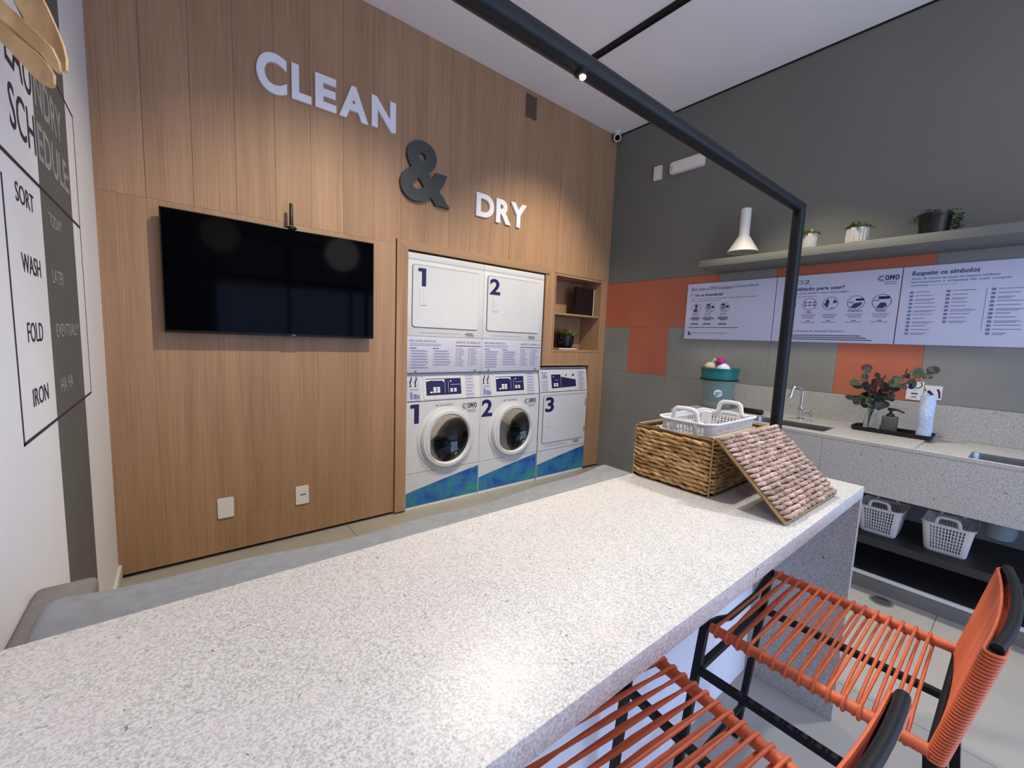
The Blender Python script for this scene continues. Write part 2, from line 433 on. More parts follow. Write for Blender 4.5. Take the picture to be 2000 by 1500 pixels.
for i in range(len(cols) - 1):
    xa, xb = cols[i], cols[i + 1]
    xx = [xa] + [c for c in cuts if xa + .004 < c < xb - .004] + [xb]
    for k in range(len(xx) - 1):
        a, c = xx[k], xx[k + 1]; mid = (a + c) / 2
        bl = [r for r in OPEN + FRM if r[0] <= mid <= r[1]]
        zs = [0.022, 2.02, H]
        if i == 3: zs = [0.022, 0.233, 2.02, H]
        for r in bl: zs += [r[2], r[3]]
        zs = sorted({z for z in zs if z >= 0.022})
        for z0, z1 in zip(zs, zs[1:]):
            zm = (z0 + z1) / 2
            if any(r[2] <= zm <= r[3] for r in bl) or z1 - z0 < 0.004: continue
            g = 0.0008 if zm > 2.02 else 0.00022
            ga = g if k == 0 else 0; gc = g if k == len(xx) - 2 else 0
            bb = nbm(); box(bb, a + ga, c - gc, 0, 0.03, z0 + (0.0005 if z0 > .03 else 0), z1 - 0.0005)
            obj('wood_plank', bb, M_wood, wall_back, smooth=False)
def framepart(x0, x1, z0, z1, y0=-0.014, y1=0.10):
    bb = nbm(); box(bb, x0, x1, y0, y1, z0, z1, bev=0.0012, seg=1)
    return obj('frame_board', bb, M_wood, wall_back, smooth=False)
bb = nbm(); prism(bb, [(1.541, 0.014), (1.626, 0.014), (1.626, 1.992), (1.541, 2.052)], 0.11, on_back(0, 0, 0.096)); obj('frame_board', bb, M_wood, wall_back, smooth=False)
bb = nbm(); prism(bb, [(1.627, 1.993), (3.05, 1.993), (3.05, 2.053), (1.542, 2.053)], 0.11, on_back(0, 0, 0.098)); obj('frame_board', bb, M_woodh, wall_back, smooth=False)
framepart(3.012, 3.024, 1.140, 1.990, -0.002); framepart(3.012, 3.70, 1.128, 1.140, -0.002); framepart(3.692, 3.704, 0.022, 1.128, -0.002)
# niche box inside the wood wall
nx0, nx1, nz0, nz1 = 3.13, 3.83, 1.264, 2.015
for (x0, x1, z0, z1, hm) in ((nx0, nx0 + .018, nz0, nz1, 0), (nx1 - .018, nx1, nz0, nz1, 0), (nx0 + .018, nx1 - .018, nz1 - .018, nz1, 1),
                             (nx0 + .018, nx1 - .018, nz0, nz0 + .022, 1)):
    bb = nbm(); box(bb, x0, x1, -0.003, 0.27, z0, z1, bev=0.0008, seg=1); obj('niche_board', bb, M_woodh if hm else M_wood, wall_back, smooth=False)
bb = nbm(); box(bb, nx0 + .018, nx1 - .018, 0.01, 0.27, 1.629, 1.647); obj('niche_shelf', bb, M_woodh, wall_back, smooth=False)
bb = nbm(); box(bb, nx0, nx1, 0.27, 0.285, nz0, nz1); obj('niche_back', bb, M_wood, wall_back, smooth=False)

# ---- left wall with grey stripe and painted lettering
b = nbm(); box(b, -0.12, 0.0, YB - 0.3, 0.10, 0, H)
wall_left = tag(obj('wall_left', b, M_white_wall, smooth=False), 'white painted wall with a grey stripe and a laundry list', 'wall', kind='structure')
b = nbm(); box(b, -0.002, 0.0005, -1.138, -0.655, 0, H); obj('painted_stripe', b, M_stripe, wall_left, smooth=False)['label'] = 'broad grey painted vertical stripe'
b = nbm()
def lline(y0, y1, z0, z1, m=None): box(b, 0.0, 0.0012, y0, y1, z0, z1)
lline(-1.495, -0.50, 1.741, 1.750); lline(-1.495, -0.50, 1.078, 1.086)
lline(-1.495, -1.488, 1.078, 1.69); lline(-0.506, -0.500, 1.078, 2.165); lline(-1.495, -0.50, 2.158, 2.166)
obj('painted_frame_lines', b, M_purple, wall_left, smooth=False)
b = nbm()
LX = 0.0006
def lt(s, y0, y1, z0, h, bold=0.0): text_bm(b, s, y1 - y0, h, on_left(y0, z0, LX), bold=bold)
lt('LAU', -1.384, -1.150, 1.970, 0.108); lt('SCH', -1.384, -1.150, 1.823, 0.106)
lt('SORT', -1.391, -1.225, 1.654, 0.046); lt('WASH', -1.386, -1.205, 1.488, 0.047)
lt('FOLD', -1.386, -1.235, 1.316, 0.050); lt('IRON', -1.385, -1.226, 1.154, 0.046)
obj('painted_lettering', b, M_purple, wall_left, smooth=False)
b = nbm(); LX = 0.0011
lt('NDRY', -1.125, -0.760, 1.970, 0.108, 0.02); lt('EDULE:', -1.125, -0.690, 1.823, 0.106, 0.02)
lt('TODAY', -1.060, -0.880, 1.654, 0.042, 0.012); lt('LATER', -1.070, -0.905, 1.486, 0.042, 0.012)
lt('EVENTUALLY', -1.072, -0.690, 1.322, 0.042, 0.012); lt('HA HA', -1.065, -0.870, 1.150, 0.044, 0.012)
obj('painted_lettering', b, M_silver, wall_left, smooth=False)['label'] = 'silver lettering on the grey stripe'
b = nbm(); box(b, 0.0, 0.014, -0.55, -0.004, 0, 0.085, bev=0.002)
tag(obj('baseboard_left', b, M_whitepl), 'short white baseboard at the foot of the white wall', 'baseboard', kind='structure')

# ---- right wall: dark paint above, square tiles below
b = nbm(); box(b, W + 0.004, W + 0.12, YB - 0.3, 0.10, 0, H)
wall_right = tag(obj('wall_right', b, M_greywall, smooth=False), 'dark grey wall with a band of orange and grey tiles', 'wall', kind='structure')
b = nbm(); box(b, W + 0.002, W + 0.0045, YB, 0.0, 0, 1.996); obj('tile_grout', b, M_grout, wall_right, smooth=False)
b = nbm(); box(b, W - 0.001, W + 0.0045, YB, 0.0, 1.9985, H - 0.010); obj('painted_upper_wall', b, M_greywall, wall_right, smooth=False)
ty = [0.0, -0.315]
while ty[-1] > YB: ty.append(max(YB, ty[-1] - 0.4375))
tz = [0.0, 0.168, 0.625, 1.082, 1.540, 1.996]
for r in range(5):
    for c in range(len(ty) - 1):
        orange = (r == 4 and c in (0, 1, 2, 4, 5)) or (r == 3 and c in (1, 5))
        bb = nbm(); box(bb, W, W + 0.004, ty[c + 1] + .0009, ty[c] - .0009, tz[r] + .0009, tz[r + 1] - .0009, bev=0.0006, seg=1)
        o = obj('wall_tile', bb, M_tile_o if orange else M_tile_g, wall_right, smooth=False)
        if orange: o['label'] = 'orange terracotta wall tile'
b = nbm(); box(b, W - 0.010, W + 0.004, YB, 0.0, H - 0.010, H)
tag(obj('trim_1', b, M_black, smooth=False), 'black strip for the shadow gap where grey wall meets ceiling', 'trim', kind='structure')  # solid strip, the shade inside the gap is put into its black

# ---- wall behind the camera with a wide glazed opening
b = nbm()
box(b, 0, 0.75, YB - 0.12, YB, 0, H); box(b, 3.85, W, YB - 0.12, YB, 0, H); box(b, 0.75, 3.85, YB - 0.12, YB, 2.85, H); box(b, 0.75, 3.85, YB - 0.12, YB, 0, 0.15)
tag(obj('wall_front', b, M_white_wall, smooth=False), 'white wall behind the viewer around the shop front', 'wall', kind='structure')
win = thing('window_1', 'wide shop front window behind the viewer', 'window', (2.3, YB, 0.15)); win['kind'] = 'structure'
b = nbm()
for x in (-1.55, -0.52, 0.52, 1.51): box(b, x, x + 0.04, -0.09, -0.03, 0, 2.7)
box(b, -1.55, 1.55, -0.09, -0.03, 0, 0.04); box(b, -1.55, 1.55, -0.09, -0.03, 2.66, 2.7)
obj('window_frame', b, M_blackmetal, win, smooth=False)

# ================================================================== SIGN LETTERS ON THE WOOD WALL
def letter(ch, x0, x1, z0, z1, m, word, bold, label, depth=0.018):
    b = nbm(); text_bm(b, ch, x1 - x0, z1 - z0, on_back(x0, z0, 0.0), ext=depth, bold=bold, res=8)
    o = obj('wall_letter', b, m, smooth=True, ang=30)
    tag(o, label, 'letter', word)
for ch, x0, x1, z0, z1, n in (('C', 0.693, 0.848, 2.733, 2.953, 'first'), ('L', 0.873, 0.981, 2.745, 2.943, 'second'), ('E', 1.003, 1.127, 2.745, 2.942, 'third'),
                           ('A', 1.144, 1.330, 2.744, 2.946, 'fourth'), ('N', 1.352, 1.520, 2.748, 2.944, 'last')):
    letter(ch, x0, x1, z0, z1, M_letter, 'white letters spelling CLEAN', 0.042, f'white raised letter {ch}, the {n} letter of CLEAN on the oak wall')
letter('&', 1.553, 1.952, 2.335, 2.760, M_amp, None, 0.030, 'large charcoal ampersand between the words CLEAN and DRY', 0.03)
for ch, x0, x1, z0, z1, n in (('D', 2.200, 2.375, 2.348, 2.530, 'first'), ('R', 2.398, 2.555, 2.336, 2.528, 'middle'), ('Y', 2.550, 2.725, 2.336, 2.536, 'last')):
    letter(ch, x0, x1, z0, z1, M_letter, 'white letters spelling DRY', 0.038, f'white raised letter {ch}, the {n} letter of DRY on the oak wall')

# ================================================================== TELEVISION
tv = thing('television', 'large black flat screen television mounted on the oak wall', 'television', (0.793, -0.08, 1.335))
b = nbm(); box(b, -0.555, 0.555, 0.0, 0.035, 0, 0.640, bev=0.004); obj('casing', b, M_bezel, tv)
b = nbm(); box(b, -0.549, 0.549, -0.0012, 0.002, 0.014, 0.634); obj('screen', b, M_screen, tv, smooth=False)
b = nbm(); box(b, -0.2, 0.2, 0.035, 0.079, 0.2, 0.45); obj('wall_bracket', b, M_blackmetal, tv, smooth=False)
b = nbm(); text_bm(b, 'TCL', 0.026, 0.007, on_back(-0.005 + 0.05, 0.003, -0.0004), ext=0.0012, bold=0.02); obj('logo', b, M_silver, tv, smooth=False)['label'] = 'small silver maker mark'
b = nbm(); box(b, 0.02, 0.10, 0.002, 0.02, -0.006, 0.001); obj('sensor_bar', b, M_bezel, tv, smooth=False)
an = thing('antenna', 'short black stick antenna on top of the television', 'antenna', (0.850, -0.062, 1.9745))
b = nbm(); lathe(b, [(0.030, 0), (0.030, 0.010), (0.024, 0.016), (0.010, 0.019)], n=20); obj('base', b, M_bezel, an)
b = nbm(); lathe(b, [(0.0125, 0.017), (0.0125, 0.022)], n=16); obj('collar', b, M_chrome, an)['label'] = 'shiny metal collar'
b = nbm(); lathe(b, [(0.0115, 0.022), (0.009, 0.148), (0.006, 0.152)], n=14); obj('rod', b, M_bezel, an)

# ================================================================== PLATES, GRILLE, CAMERA, EMERGENCY LIGHT
def plate(name, label, cat, mtx, w, h, d=0.009, r=0.008, m=M_whitepl, extra=None):
    b = nbm(); prism(b, rrect(-w / 2, w / 2, -h / 2, h / 2, r), d, mtx)
    o = obj(name, b, m); tag(o, label, cat)
    return o
plate('wall_plate', 'blank white wall plate low on the oak wall below the television', 'wall plate', on_back(0.481, 0.296, 0.0), 0.081, 0.121)
p = plate('wall_plate', 'white wall plate with a small cable slot, nearer the machines', 'wall plate', on_back(0.901, 0.288, 0.0), 0.079, 0.121)
b = nbm(); prism(b, [(-0.02, -0.004), (0.02, -0.004), (0.016, 0.004), (-0.012, 0.005)], 0.0006, on_back(0.905, 0.292, -0.009)); o = obj('cable_slot', b, M_stripe, p, smooth=False)
vg = thing('vent_grille', 'small brown vent grille high on the oak wall at the ceiling', 'vent', (2.742, 0.0, 3.27))
b = nbm(); box(b, -0.06, 0.06, -0.006, 0.0, 0, 0.185, bev=0.001); obj('frame', b, mat('vent_brown', (96, 74, 62), 0.7), vg)
b = nbm()
for k in range(9): box(b, -0.052, 0.052, -0.009, -0.006, 0.010 + k * 0.019, 0.018 + k * 0.019)
obj('slats', b, MATS['vent_brown'], vg, smooth=False)
sc_ = thing('security_camera', 'small white security camera in the corner under the ceiling', 'security camera', (3.842, -0.055, 3.495))
b = nbm(); lathe(b, [(0.036, 0.0), (0.036, -0.012), (0.020, -0.018), (0.018, -0.032)], n=24); obj('mount', b, M_whitepl, sc_)
b = nbm(); lathe(b, [(0.0, 0.05), (0.03, 0.044), (0.036, 0.03), (0.036, -0.03), (0.03, -0.036)], n=24)
bmesh.ops.transform(b, matrix=Matrix.Translation((0, -0.005, -0.058)) @ Vector((-0.6, -0.62, -0.35)).to_track_quat('-Z', 'Y').to_matrix().to_4x4(), verts=b.verts); hous = obj('housing', b, M_whitepl, sc_)
b = nbm(); lathe(b, [(0.026, -0.0365), (0.026, -0.039), (0.0, -0.043)], n=24)
bmesh.ops.transform(b, matrix=Matrix.Translation((0, -0.005, -0.058)) @ Vector((-0.6, -0.62, -0.35)).to_track_quat('-Z', 'Y').to_matrix().to_4x4(), verts=b.verts); obj('lens', b, M_screen, sc_)
em = thing('emergency_light', 'long white emergency light unit high on the dark grey wall', 'emergency light', (W - 0.001, -0.815, 2.985))
b = nbm(); prism(b, rrect(-0.158, 0.158, -0.052, 0.052, 0.018), 0.034, on_right(0, 0, 0)); obj('casing', b, M_whitepl, em)
b = nbm(); prism(b, rrect(-0.130, 0.145, -0.038, 0.038, 0.012), 0.004, on_right(0, 0, -0.034)); obj('diffuser', b, M_lamp, em)
b = nbm(); box(b, -0.036, -0.034, 0.138, 0.142, -0.02, 0.02); obj('indicator', b, M_stripe, em, smooth=False)
plate('sensor_plate', 'small white upright sensor box beside the emergency light', 'sensor', on_right(-0.518, 2.990, W - 0.001), 0.078, 0.126, 0.02, 0.006)

# ================================================================== LAUNDRY MACHINES
MW = 0.340
def rect_with_hole(bm, x0, x1, z0, z1, cx, cz, r, y, n=64):
    cor = [(x1, z1), (x0, z1), (x0, z0), (x1, z0)]
    angs = sorted(set([round(2 * pi * i / n, 5) for i in range(n)] + [round(math.atan2(b_ - cz, a_ - cx) % (2 * pi), 5) for a_, b_ in cor]))
    inn, out = [], []
    for a in angs:
        c, s = cos(a), sin(a)
        inn.append(bm.verts.new((cx + r * c, y, cz + r * s)))
        t = min([(x1 - cx) / c if c > 1e-9 else 9e9, (x0 - cx) / c if c < -1e-9 else 9e9, (z1 - cz) / s if s > 1e-9 else 9e9, (z0 - cz) / s if s < -1e-9 else 9e9])
        out.append(bm.verts.new((cx + t * c, y, cz + t * s)))
    k = len(angs)
    for i in range(k):
        bm.faces.new((inn[i], inn[(i + 1) % k], out[(i + 1) % k], out[i]))
def kick_decal(parent, zl, zr):
    b = nbm(); pts = [(-MW + .004, 0.028), (MW - .004, 0.028)]
    for i in range(13):
        t = 1 - i / 12; pts.append((-MW + .004 + (2 * MW - .008) * t, zl + (zr - zl) * (t ** 0.92)))
    prism(b, pts, 0.0010, on_back(0, 0, -0.0021)); obj('decal', b, M_mosaic, parent, smooth=False)['label'] = 'blue and green mosaic sticker'
def number(parent, s, x0, x1, z0, z1, y=-0.0006):
    b = nbm()
    if s == '1':
        w_, h_ = x1 - x0, z1 - z0
        prism(b, [(w_ * .46, 0), (w_, 0), (w_, h_), (w_ * .36, h_), (0, h_ * .97), (0, h_ * .80), (w_ * .46, h_ * .80)], 0.0004, on_back(x0, z0, y))
    else: text_bm(b, s, x1 - x0, z1 - z0, on_back(x0, z0, y), bold=0.030, res=6)
    obj('number', b, M_navy, parent, smooth=False)['label'] = f'navy number {s}'
def omo(b, x, z, w, mtx):
    """burst and letters, x,z lower left of the letters"""
    h = w * 0.29; lw = w * 0.185; st = w * 0.052
    for k in (0, 2):                                                # the two letters O as thick rings
        ox = x + w * 0.36 + k * (lw + w * 0.025); n = 22
        pa = [(ox + lw / 2 + lw / 2 * cos(2 * pi * i / n) + h * .06, z + h / 2 + h / 2 * sin(2 * pi * i / n)) for i in range(n)]
        pb = [(ox + lw / 2 + (lw / 2 - st) * cos(2 * pi * i / n) + h * .06, z + h / 2 + (h / 2 - st) * sin(2 * pi * i / n)) for i in range(n)]
        for i in range(n):
            j = (i + 1) % n; prism(b, [pa[i], pa[j], pb[j], pb[i]], 0.0004, mtx)
    mx_ = x + w * 0.36 + lw + w * 0.025                             # and the M between them
    for q in ([(0, 0), (st, 0), (st, h), (0, h)], [(lw - st, 0), (lw, 0), (lw, h), (lw - st, h)],
              [(0, h), (st, h), (lw / 2 + st * .4, h * .35), (lw / 2 - st * .4, h * .35)], [(lw - st, h), (lw, h), (lw / 2 + st * .4, h * .35), (lw / 2 - st * .4, h * .35)]):
        prism(b, [(mx_ + p[0] + p[1] * .08, z + p[1]) for p in q], 0.0004, mtx)
    for a in (70, 120, 165, 205, 250, 300):
        m2 = mtx @ Matrix.Translation((x + w * 0.22, z + w * 0.12, 0)) @ Matrix.Rotation(R(a), 4, 'Z')
        prism(b, [(w * .05, -w * .012), (w * .17, -w * .028), (w * .19, 0), (w * .17, w * .028), (w * .05, w * .012)], 0.0004, m2)
    bar(b, x + w * 0.36, z - w * 0.12, w * 0.55, w * 0.025, mtx); bar(b, x + w * 0.40, z - w * 0.22, w * 0.50, w * 0.025, mtx)

def slanted(zb, zt, back):     # matrix for the sloping console: local (x, up, out)
    d = Vector((0, back, zt - zb)).normalized(); nrm = Vector((0, -d.z, d.y))
    return Matrix(((1, 0, 0, 0), (0, d.y, nrm.y, 0), (0, d.z, nrm.z, zb), (0, 0, 0, 1)))
def machine_shell(t, zc, ht, back, split):
    b = nbm(); side = [(0.004, 0.03), (0.004, zc), (back + .004, ht), (0.70, ht), (0.70, 0.03)]
    for x in (-MW + .003, MW - .013): prism(b, side, 0.010, Matrix(((0, 0, 1, x), (1, 0, 0, 0), (0, 1, 0, 0), (0, 0, 0, 1))))
    box(b, -MW + .013, MW - .013, back + .006, 0.70, ht - .012, ht); box(b, -MW + .013, MW - .013, 0.69, 0.70, 0.03, ht - .012)
    obj('cabinet', b, M_white, t, smooth=False)
    b = nbm(); box(b, -MW + .004, MW - .004, 0.0, 0.68, 0.0, 0.026, bev=0.002); obj('plinth', b, M_whitepl, t)
    b = nbm(); prism(b, rrect(-MW + .001, MW - .001, 0.029, split - .002, 0.003, 2), 0.006, on_back(0, 0, 0.004)); obj('kick_panel', b, M_white, t)

def make_washer(label, num, cx):
    t = thing('washing_machine', label, 'washing machine', (cx, -0.004, 0.0), group='front loading washing machines')
    zc, ht, back, sp = 0.862, 1.078, 0.035, 0.296
    machine_shell(t, zc, ht, back, sp)
    b = nbm(); rect_with_hole(b, -MW + .001, MW - .001, sp + .001, zc - .002, 0.02, 0.552, 0.205, -0.002)
    rect_with_hole(b, -MW + .001, MW - .001, sp + .001, zc - .002, 0.02, 0.552, 0.205, 0.004)
    obj('front_panel', b, M_white, t, smooth=False)
    # raised gasket ring, door ring, glass, drum
    dc = (0.012, 0, 0.548)
    b = nbm(); lathe(b, [(0.262, 0.0), (0.258, 0.010), (0.240, 0.014), (0.225, 0.010)], dc, 'y', 56, False, False)
    obj('door_surround', b, M_white, t)
    d = (0.016, 0, 0.550)
    b = nbm(); lathe(b, [(0.242, 0.0), (0.240, 0.034), (0.228, 0.048), (0.206, 0.050), (0.196, 0.040), (0.192, 0.0)], d, 'y', 56, False, False)
    door = obj('door', b, M_white, t)
    b = nbm(); lathe(b, [(0.193, 0.030), (0.186, 0.024), (0.14, 0.004), (0.08, -0.012), (0.0, -0.018)], d, 'y', 48, False, False); obj('door_glass', b, M_glassdk, door)
    b = nbm()
    pts = []
    for i in range(15):
        a = R(130 + 100 * i / 14); pts.append((d[0] + 0.208 * cos(a), d[2] + 0.208 * sin(a)))
    pts += [(d[0] - 0.168, d[2] - 0.105), (d[0] - 0.176, d[2] - 0.05), (d[0] - 0.176, d[2] + 0.05), (d[0] - 0.168, d[2] + 0.105)]
    prism(b, pts, 0.014, on_back(0, 0, -0.040)); obj('door_handle', b, M_white, door)
    b = nbm(); lathe(b, [(0.200, 0.0), (0.200, -0.05), (0.215, -0.05), (0.215, -0.40), (0.0, -0.40)], d, 'y', 40, False, False)
    for k in range(3):
        a = R(90 + 120 * k + 20)
        m2 = Matrix.Translation((d[0], 0, d[2])) @ Matrix.Rotation(-a, 4, 'Y')
        box(b, 0.165, 0.214, 0.06, 0.38, -0.02, 0.02, m2)
    obj('drum', b, M_drum, t)
    # control console
    ms = slanted(zc, ht, back)
    L = ht - zc
    b = nbm(); box(b, -MW + .001, MW - .001, 0.003, L - .004, -0.004, 0.004, ms, 0.0015, 1); con = obj('control_panel', b, M_white, t)
    mf = ms @ Matrix.Translation((0, 0, 0.0045))
    b = nbm(); prism(b, rrect(-0.195, 0.168, 0.012, L - 0.014, 0.012), 0.004, ms @ Matrix.Translation((0, 0, 0.003))); obj('console_fascia', b, M_white, con)
    mf = ms @ Matrix.Translation((0, 0, 0.0073))
    b = nbm(); bar(b, -0.170, 0.042, 0.318, 0.132, mf); disp = obj('display', b, M_navy, con, smooth=False)
    b = nbm(); mg = mf @ Matrix.Translation((0, 0, 0.0003))
    prism(b, [(-0.168, 0.152), (-0.112, 0.162), (-0.112, 0.168), (-0.168, 0.168)], 0.0004, mg); bar(b, -0.112, 0.158, 0.105, 0.009, mg)
    for x in (-0.108, -0.075):
        for z in (0.062, 0.078, 0.094): bar(b, x, z, 0.026, 0.012, mg)
    bar(b, -0.136, 0.060, 0.020, 0.012, mg); bar(b, -0.020, 0.148, 0.01, 0.010, mg)
    for x in (0.046, 0.080):
        for z in (0.064, 0.080): bar(b, x, z, 0.023, 0.012, mg)
    bar(b, 0.046, 0.146, 0.012, 0.010, mg); bar(b, 0.05, 0.122, 0.09, 0.002, mg); bar(b, 0.028, 0.060, 0.0015, 0.09, mg); bar(b, -0.004, 0.060, 0.0015, 0.1, mg)
    obj('display_keys', b, M_letter, con, smooth=False)
    b = nbm(); bar(b, -MW + .012, 0.008, 0.105, L - .02, mf); obj('sticker', b, M_sheet, con, smooth=False)
    b = nbm(); bar(b, 0.195, 0.010, 0.085, L - .022, mf); obj('sticker', b, M_sheet, con, smooth=False)
    b = nbm()
    for q in range(7):
        bar(b, 0.202, 0.188 - q * 0.026, 0.07 - 0.01 * (q % 3), 0.006, mg)
    for x0 in (-MW + .022, -MW + .068):
        text_bm(b, 'i', 0.010, 0.0001 + 0.0, mg) if False else None
    bar(b, -MW + .03, 0.090, 0.07, 0.006, mg)
    for k, (x, w_, h_) in enumerate(((-MW + .03, .022, .055), (-MW + .058, .03, .040), (-MW + .09, .02, .03))): bar(b, x, 0.02, w_, h_, mg)
    obj('small_print', b, M_print, con, smooth=False)
    b = nbm()
    for x in (-MW + .028, -MW + .070):                                  # two little bent figures
        prism(b, [(0, 0), (0.018, 0.004), (0.014, 0.016), (0.014, 0.040), (0.024, 0.052), (0.024, 0.080), (0.016, 0.080), (0.014, 0.056), (0.002, 0.044), (0.006, 0.016)], 0.0004, mg @ Matrix.Translation((x, 0.112, 0)))
    obj('pictogram', b, M_ink, con, smooth=False)
    # stickers on the front
    number(t, num, *((-0.308, -0.234) if num == '1' else (-0.326, -0.210)), 0.690, 0.842, -0.0024)
    b = nbm(); omo(b, 0.150, 0.780, 0.155, on_back(0, 0, -0.0024)); obj('logo', b, M_navy, t, smooth=False)['label'] = 'navy brand mark with starburst'
    b = nbm(); mm = on_back(0, 0, -0.0024); bar(b, -0.06, 0.826, 0.125, 0.004, mm); bar(b, -0.06, 0.814, 0.125, 0.004, mm); prism(b, rrect(-0.088, -0.070, 0.812, 0.830, 0.008), 0.0004, mm)
    obj('small_print', b, M_print, t, smooth=False)
    kick_decal(t, 0.140 if num == '1' else 0.152, 0.268 if num == '1' else 0.277)
    return t
make_washer('white front loading washer against the oak frame, navy numeral one on its front', '1', 1.968)
make_washer('white front loading washer in the middle, between its twin and the low dryer', '2', 2.648)

def dryer_door(t, x0, x1, z0, z1, y, hx, hz0, hz1):
    b = nbm(); prism(b, rrect(x0, x1, z0, z1, 0.022), 0.004, on_back(0, 0, y)); obj('door_gasket', b, M_stripe, t)
    b = nbm(); prism(b, rrect(x0 + .004, x1 - .004, z0 + .004, z1 - .004, 0.019), 0.009, on_back(0, 0, y)); d = obj('door', b, M_white, t)
    b = nbm(); prism(b, rrect(hx, hx + 0.062, hz0, hz1, 0.008), 0.004, on_back(0, 0, y - 0.009))
    h = obj('door_handle', b, M_white, d)
    b = nbm(); prism(b, rrect(hx + .026, hx + 0.060, hz0 + .01, hz1 - .006, 0.010), 0.0016, on_back(0, 0, y - 0.013)); obj('grip_recess', b, M_white, d)
    return d
def swoosh(b, x, z, m):
    pts = [(0, 0.010)]
    prism(b, [(0, .016), (.02, .006), (.09, .002), (.11, .010), (.085, .007), (.03, .010)], 0.0004, m @ Matrix.Translation((x, z, 0)))
    for k in range(4): bar(b, x + .022 + k * .017, z + .010, .010, .012 + .004 * (k % 2), m)
    bar(b, x + .02, z - .006, .075, .003, m)
def make_stack_dryer(label, num, cx):
    t = thing('tumble_dryer', label, 'dryer', (cx, -0.004, 1.084), group='tumble dryers stacked on the washers')
    b = nbm(); box(b, -MW + .004, MW - .004, 0.006, 0.70, 0.0, 0.892); obj('cabinet', b, M_white, t, smooth=False)
    b = nbm(); box(b, -MW + .001, MW - .001, 0.0, 0.02, 0.846, 0.893, bev=0.002); obj('top_trim', b, M_white, t)
    b = nbm(); box(b, -MW + .001, MW - .001, 0.0, 0.02, 0.283, 0.843, bev=0.002); obj('front_panel', b, M_white, t)
    b = nbm(); box(b, -MW + .001, MW - .001, 0.0, 0.02, 0.004, 0.280, bev=0.002); lp = obj('lower_panel', b, M_sheet, t)
    dd = dryer_door(t, -0.306, 0.290, 0.348, 0.812, 0.0, -0.248, 0.515, 0.645)
    number(dd, num, *((-0.262, -0.196) if num == '1' else (-0.286, -0.176)), 0.655, 0.788, -0.0094)
    b = nbm(); swoosh(b, 0.155, 0.297, on_back(0, 0, -0.0003)); obj('logo', b, M_printd, t, smooth=False)['label'] = 'small dark script mark'
    mm = on_back(0, 0, -0.0003)
    b = nbm(); bar(b, -0.24, 0.308, 0.34, 0.003, mm); obj('small_print', b, M_print, t, smooth=False)
    # instruction sheet on the lower panel
    b = nbm()
    text_bm(b, 'MELHORES PRÁTICAS', 0.225, 0.020, mm @ Matrix.Translation((-0.320, 0.238, 0)))
    text_bm(b, 'RESPEITE OS SÍMBOLOS', 0.235, 0.019, mm @ Matrix.Translation((0.085, 0.236, 0)))
    bar(b, 0.080, 0.212, 0.250, 0.006, mm); bar(b, -0.318, 0.188, 0.055, 0.006, mm); bar(b, -0.125, 0.188, 0.055, 0.006, mm)
    obj('sheet_heading', b, M_printd, lp, smooth=False)
    b = nbm(); lines(b, -0.318, 0.222, 0.27, 2, 0.012, 0.004, mm, 0.05)
    for q in range(7):
        lines(b, -0.304, 0.172 - q * 0.0215, 0.145, 2, 0.007, 0.004, mm, 0.25); bar(b, -0.318, 0.170 - q * 0.0215, 0.006, 0.006, mm)
    for q in range(6):
        lines(b, -0.112, 0.172 - q * 0.0215, 0.155, 2, 0.007, 0.004, mm, 0.25); bar(b, -0.125, 0.170 - q * 0.0215, 0.006, 0.006, mm)
    for x in (0.085, 0.205):
        for q in range(12):
            bar(b, x + .018, 0.192 - q * 0.0128, 0.03 + 0.05 * random.random(), 0.0045, mm); bar(b, x, 0.191 - q * 0.0128, 0.009, 0.007, mm)
    o = obj('small_print', b, M_print, lp, smooth=False); o['kind'] = 'stuff'
    b = nbm()
    for x in (-0.27, 0.27): lathe(b, [(0.009, 0.0), (0.009, 0.003), (0.006, 0.005), (0, 0.005)], (x, 0, 0.016), 'y', 14)
    obj('screws', b, M_steel, lp)
    return t
make_stack_dryer('white tumble dryer stacked next to the oak frame, above the washer numbered one', '1', 1.968)
make_stack_dryer('white tumble dryer stacked nearer the niche, above the middle washer', '2', 2.648)

t = thing('tumble_dryer', 'low white tumble dryer marked 3 standing beside the stacked pair', 'dryer', (3.338, -0.004, 0.0), group='tumble dryers')
machine_shell(t, 0.868, 1.108, 0.040, 0.288)
b = nbm(); box(b, -MW + .001, MW - .001, -0.002, 0.004, 0.290, 0.865, bev=0.001, seg=1); obj('front_panel', b, M_white, t, smooth=False)
ms = slanted(0.868, 1.098, 0.038)
b = nbm(); box(b, -MW + .001, MW - .001, 0.003, 0.225, -0.004, 0.004, ms, 0.0015, 1); con = obj('control_panel', b, M_white, t)
mf = ms @ Matrix.Translation((0, 0, 0.0045)); mg = mf @ Matrix.Translation((0, 0, 0.0004))
b = nbm(); prism(b, [(-0.180, 0.035), (0.168, 0.045), (0.168, 0.115), (-0.05, 0.150), (-0.05, 0.172), (-0.180, 0.172)], 0.0004, mf); obj('display', b, M_navy, con, smooth=False)
b = nbm()
for x in (-0.15, -0.115):
    for z in (0.054, 0.072): bar(b, x, z, 0.026, 0.013, mg)
bar(b, -0.05, 0.046, 0.0015, 0.104, mg); bar(b, -0.155, 0.145, 0.008, 0.012, mg); bar(b, -0.13, 0.115, 0.045, 0.002, mg)
obj('display_keys', b, M_letter, con, smooth=False)
b = nbm()
for x in (0.02, 0.115): prism(b, rrect(x, x + (.018 if x < .1 else .034), 0.155, 0.172, 0.006), 0.0006, mg)
obj('coin_slots', b, M_ink, con, smooth=False)
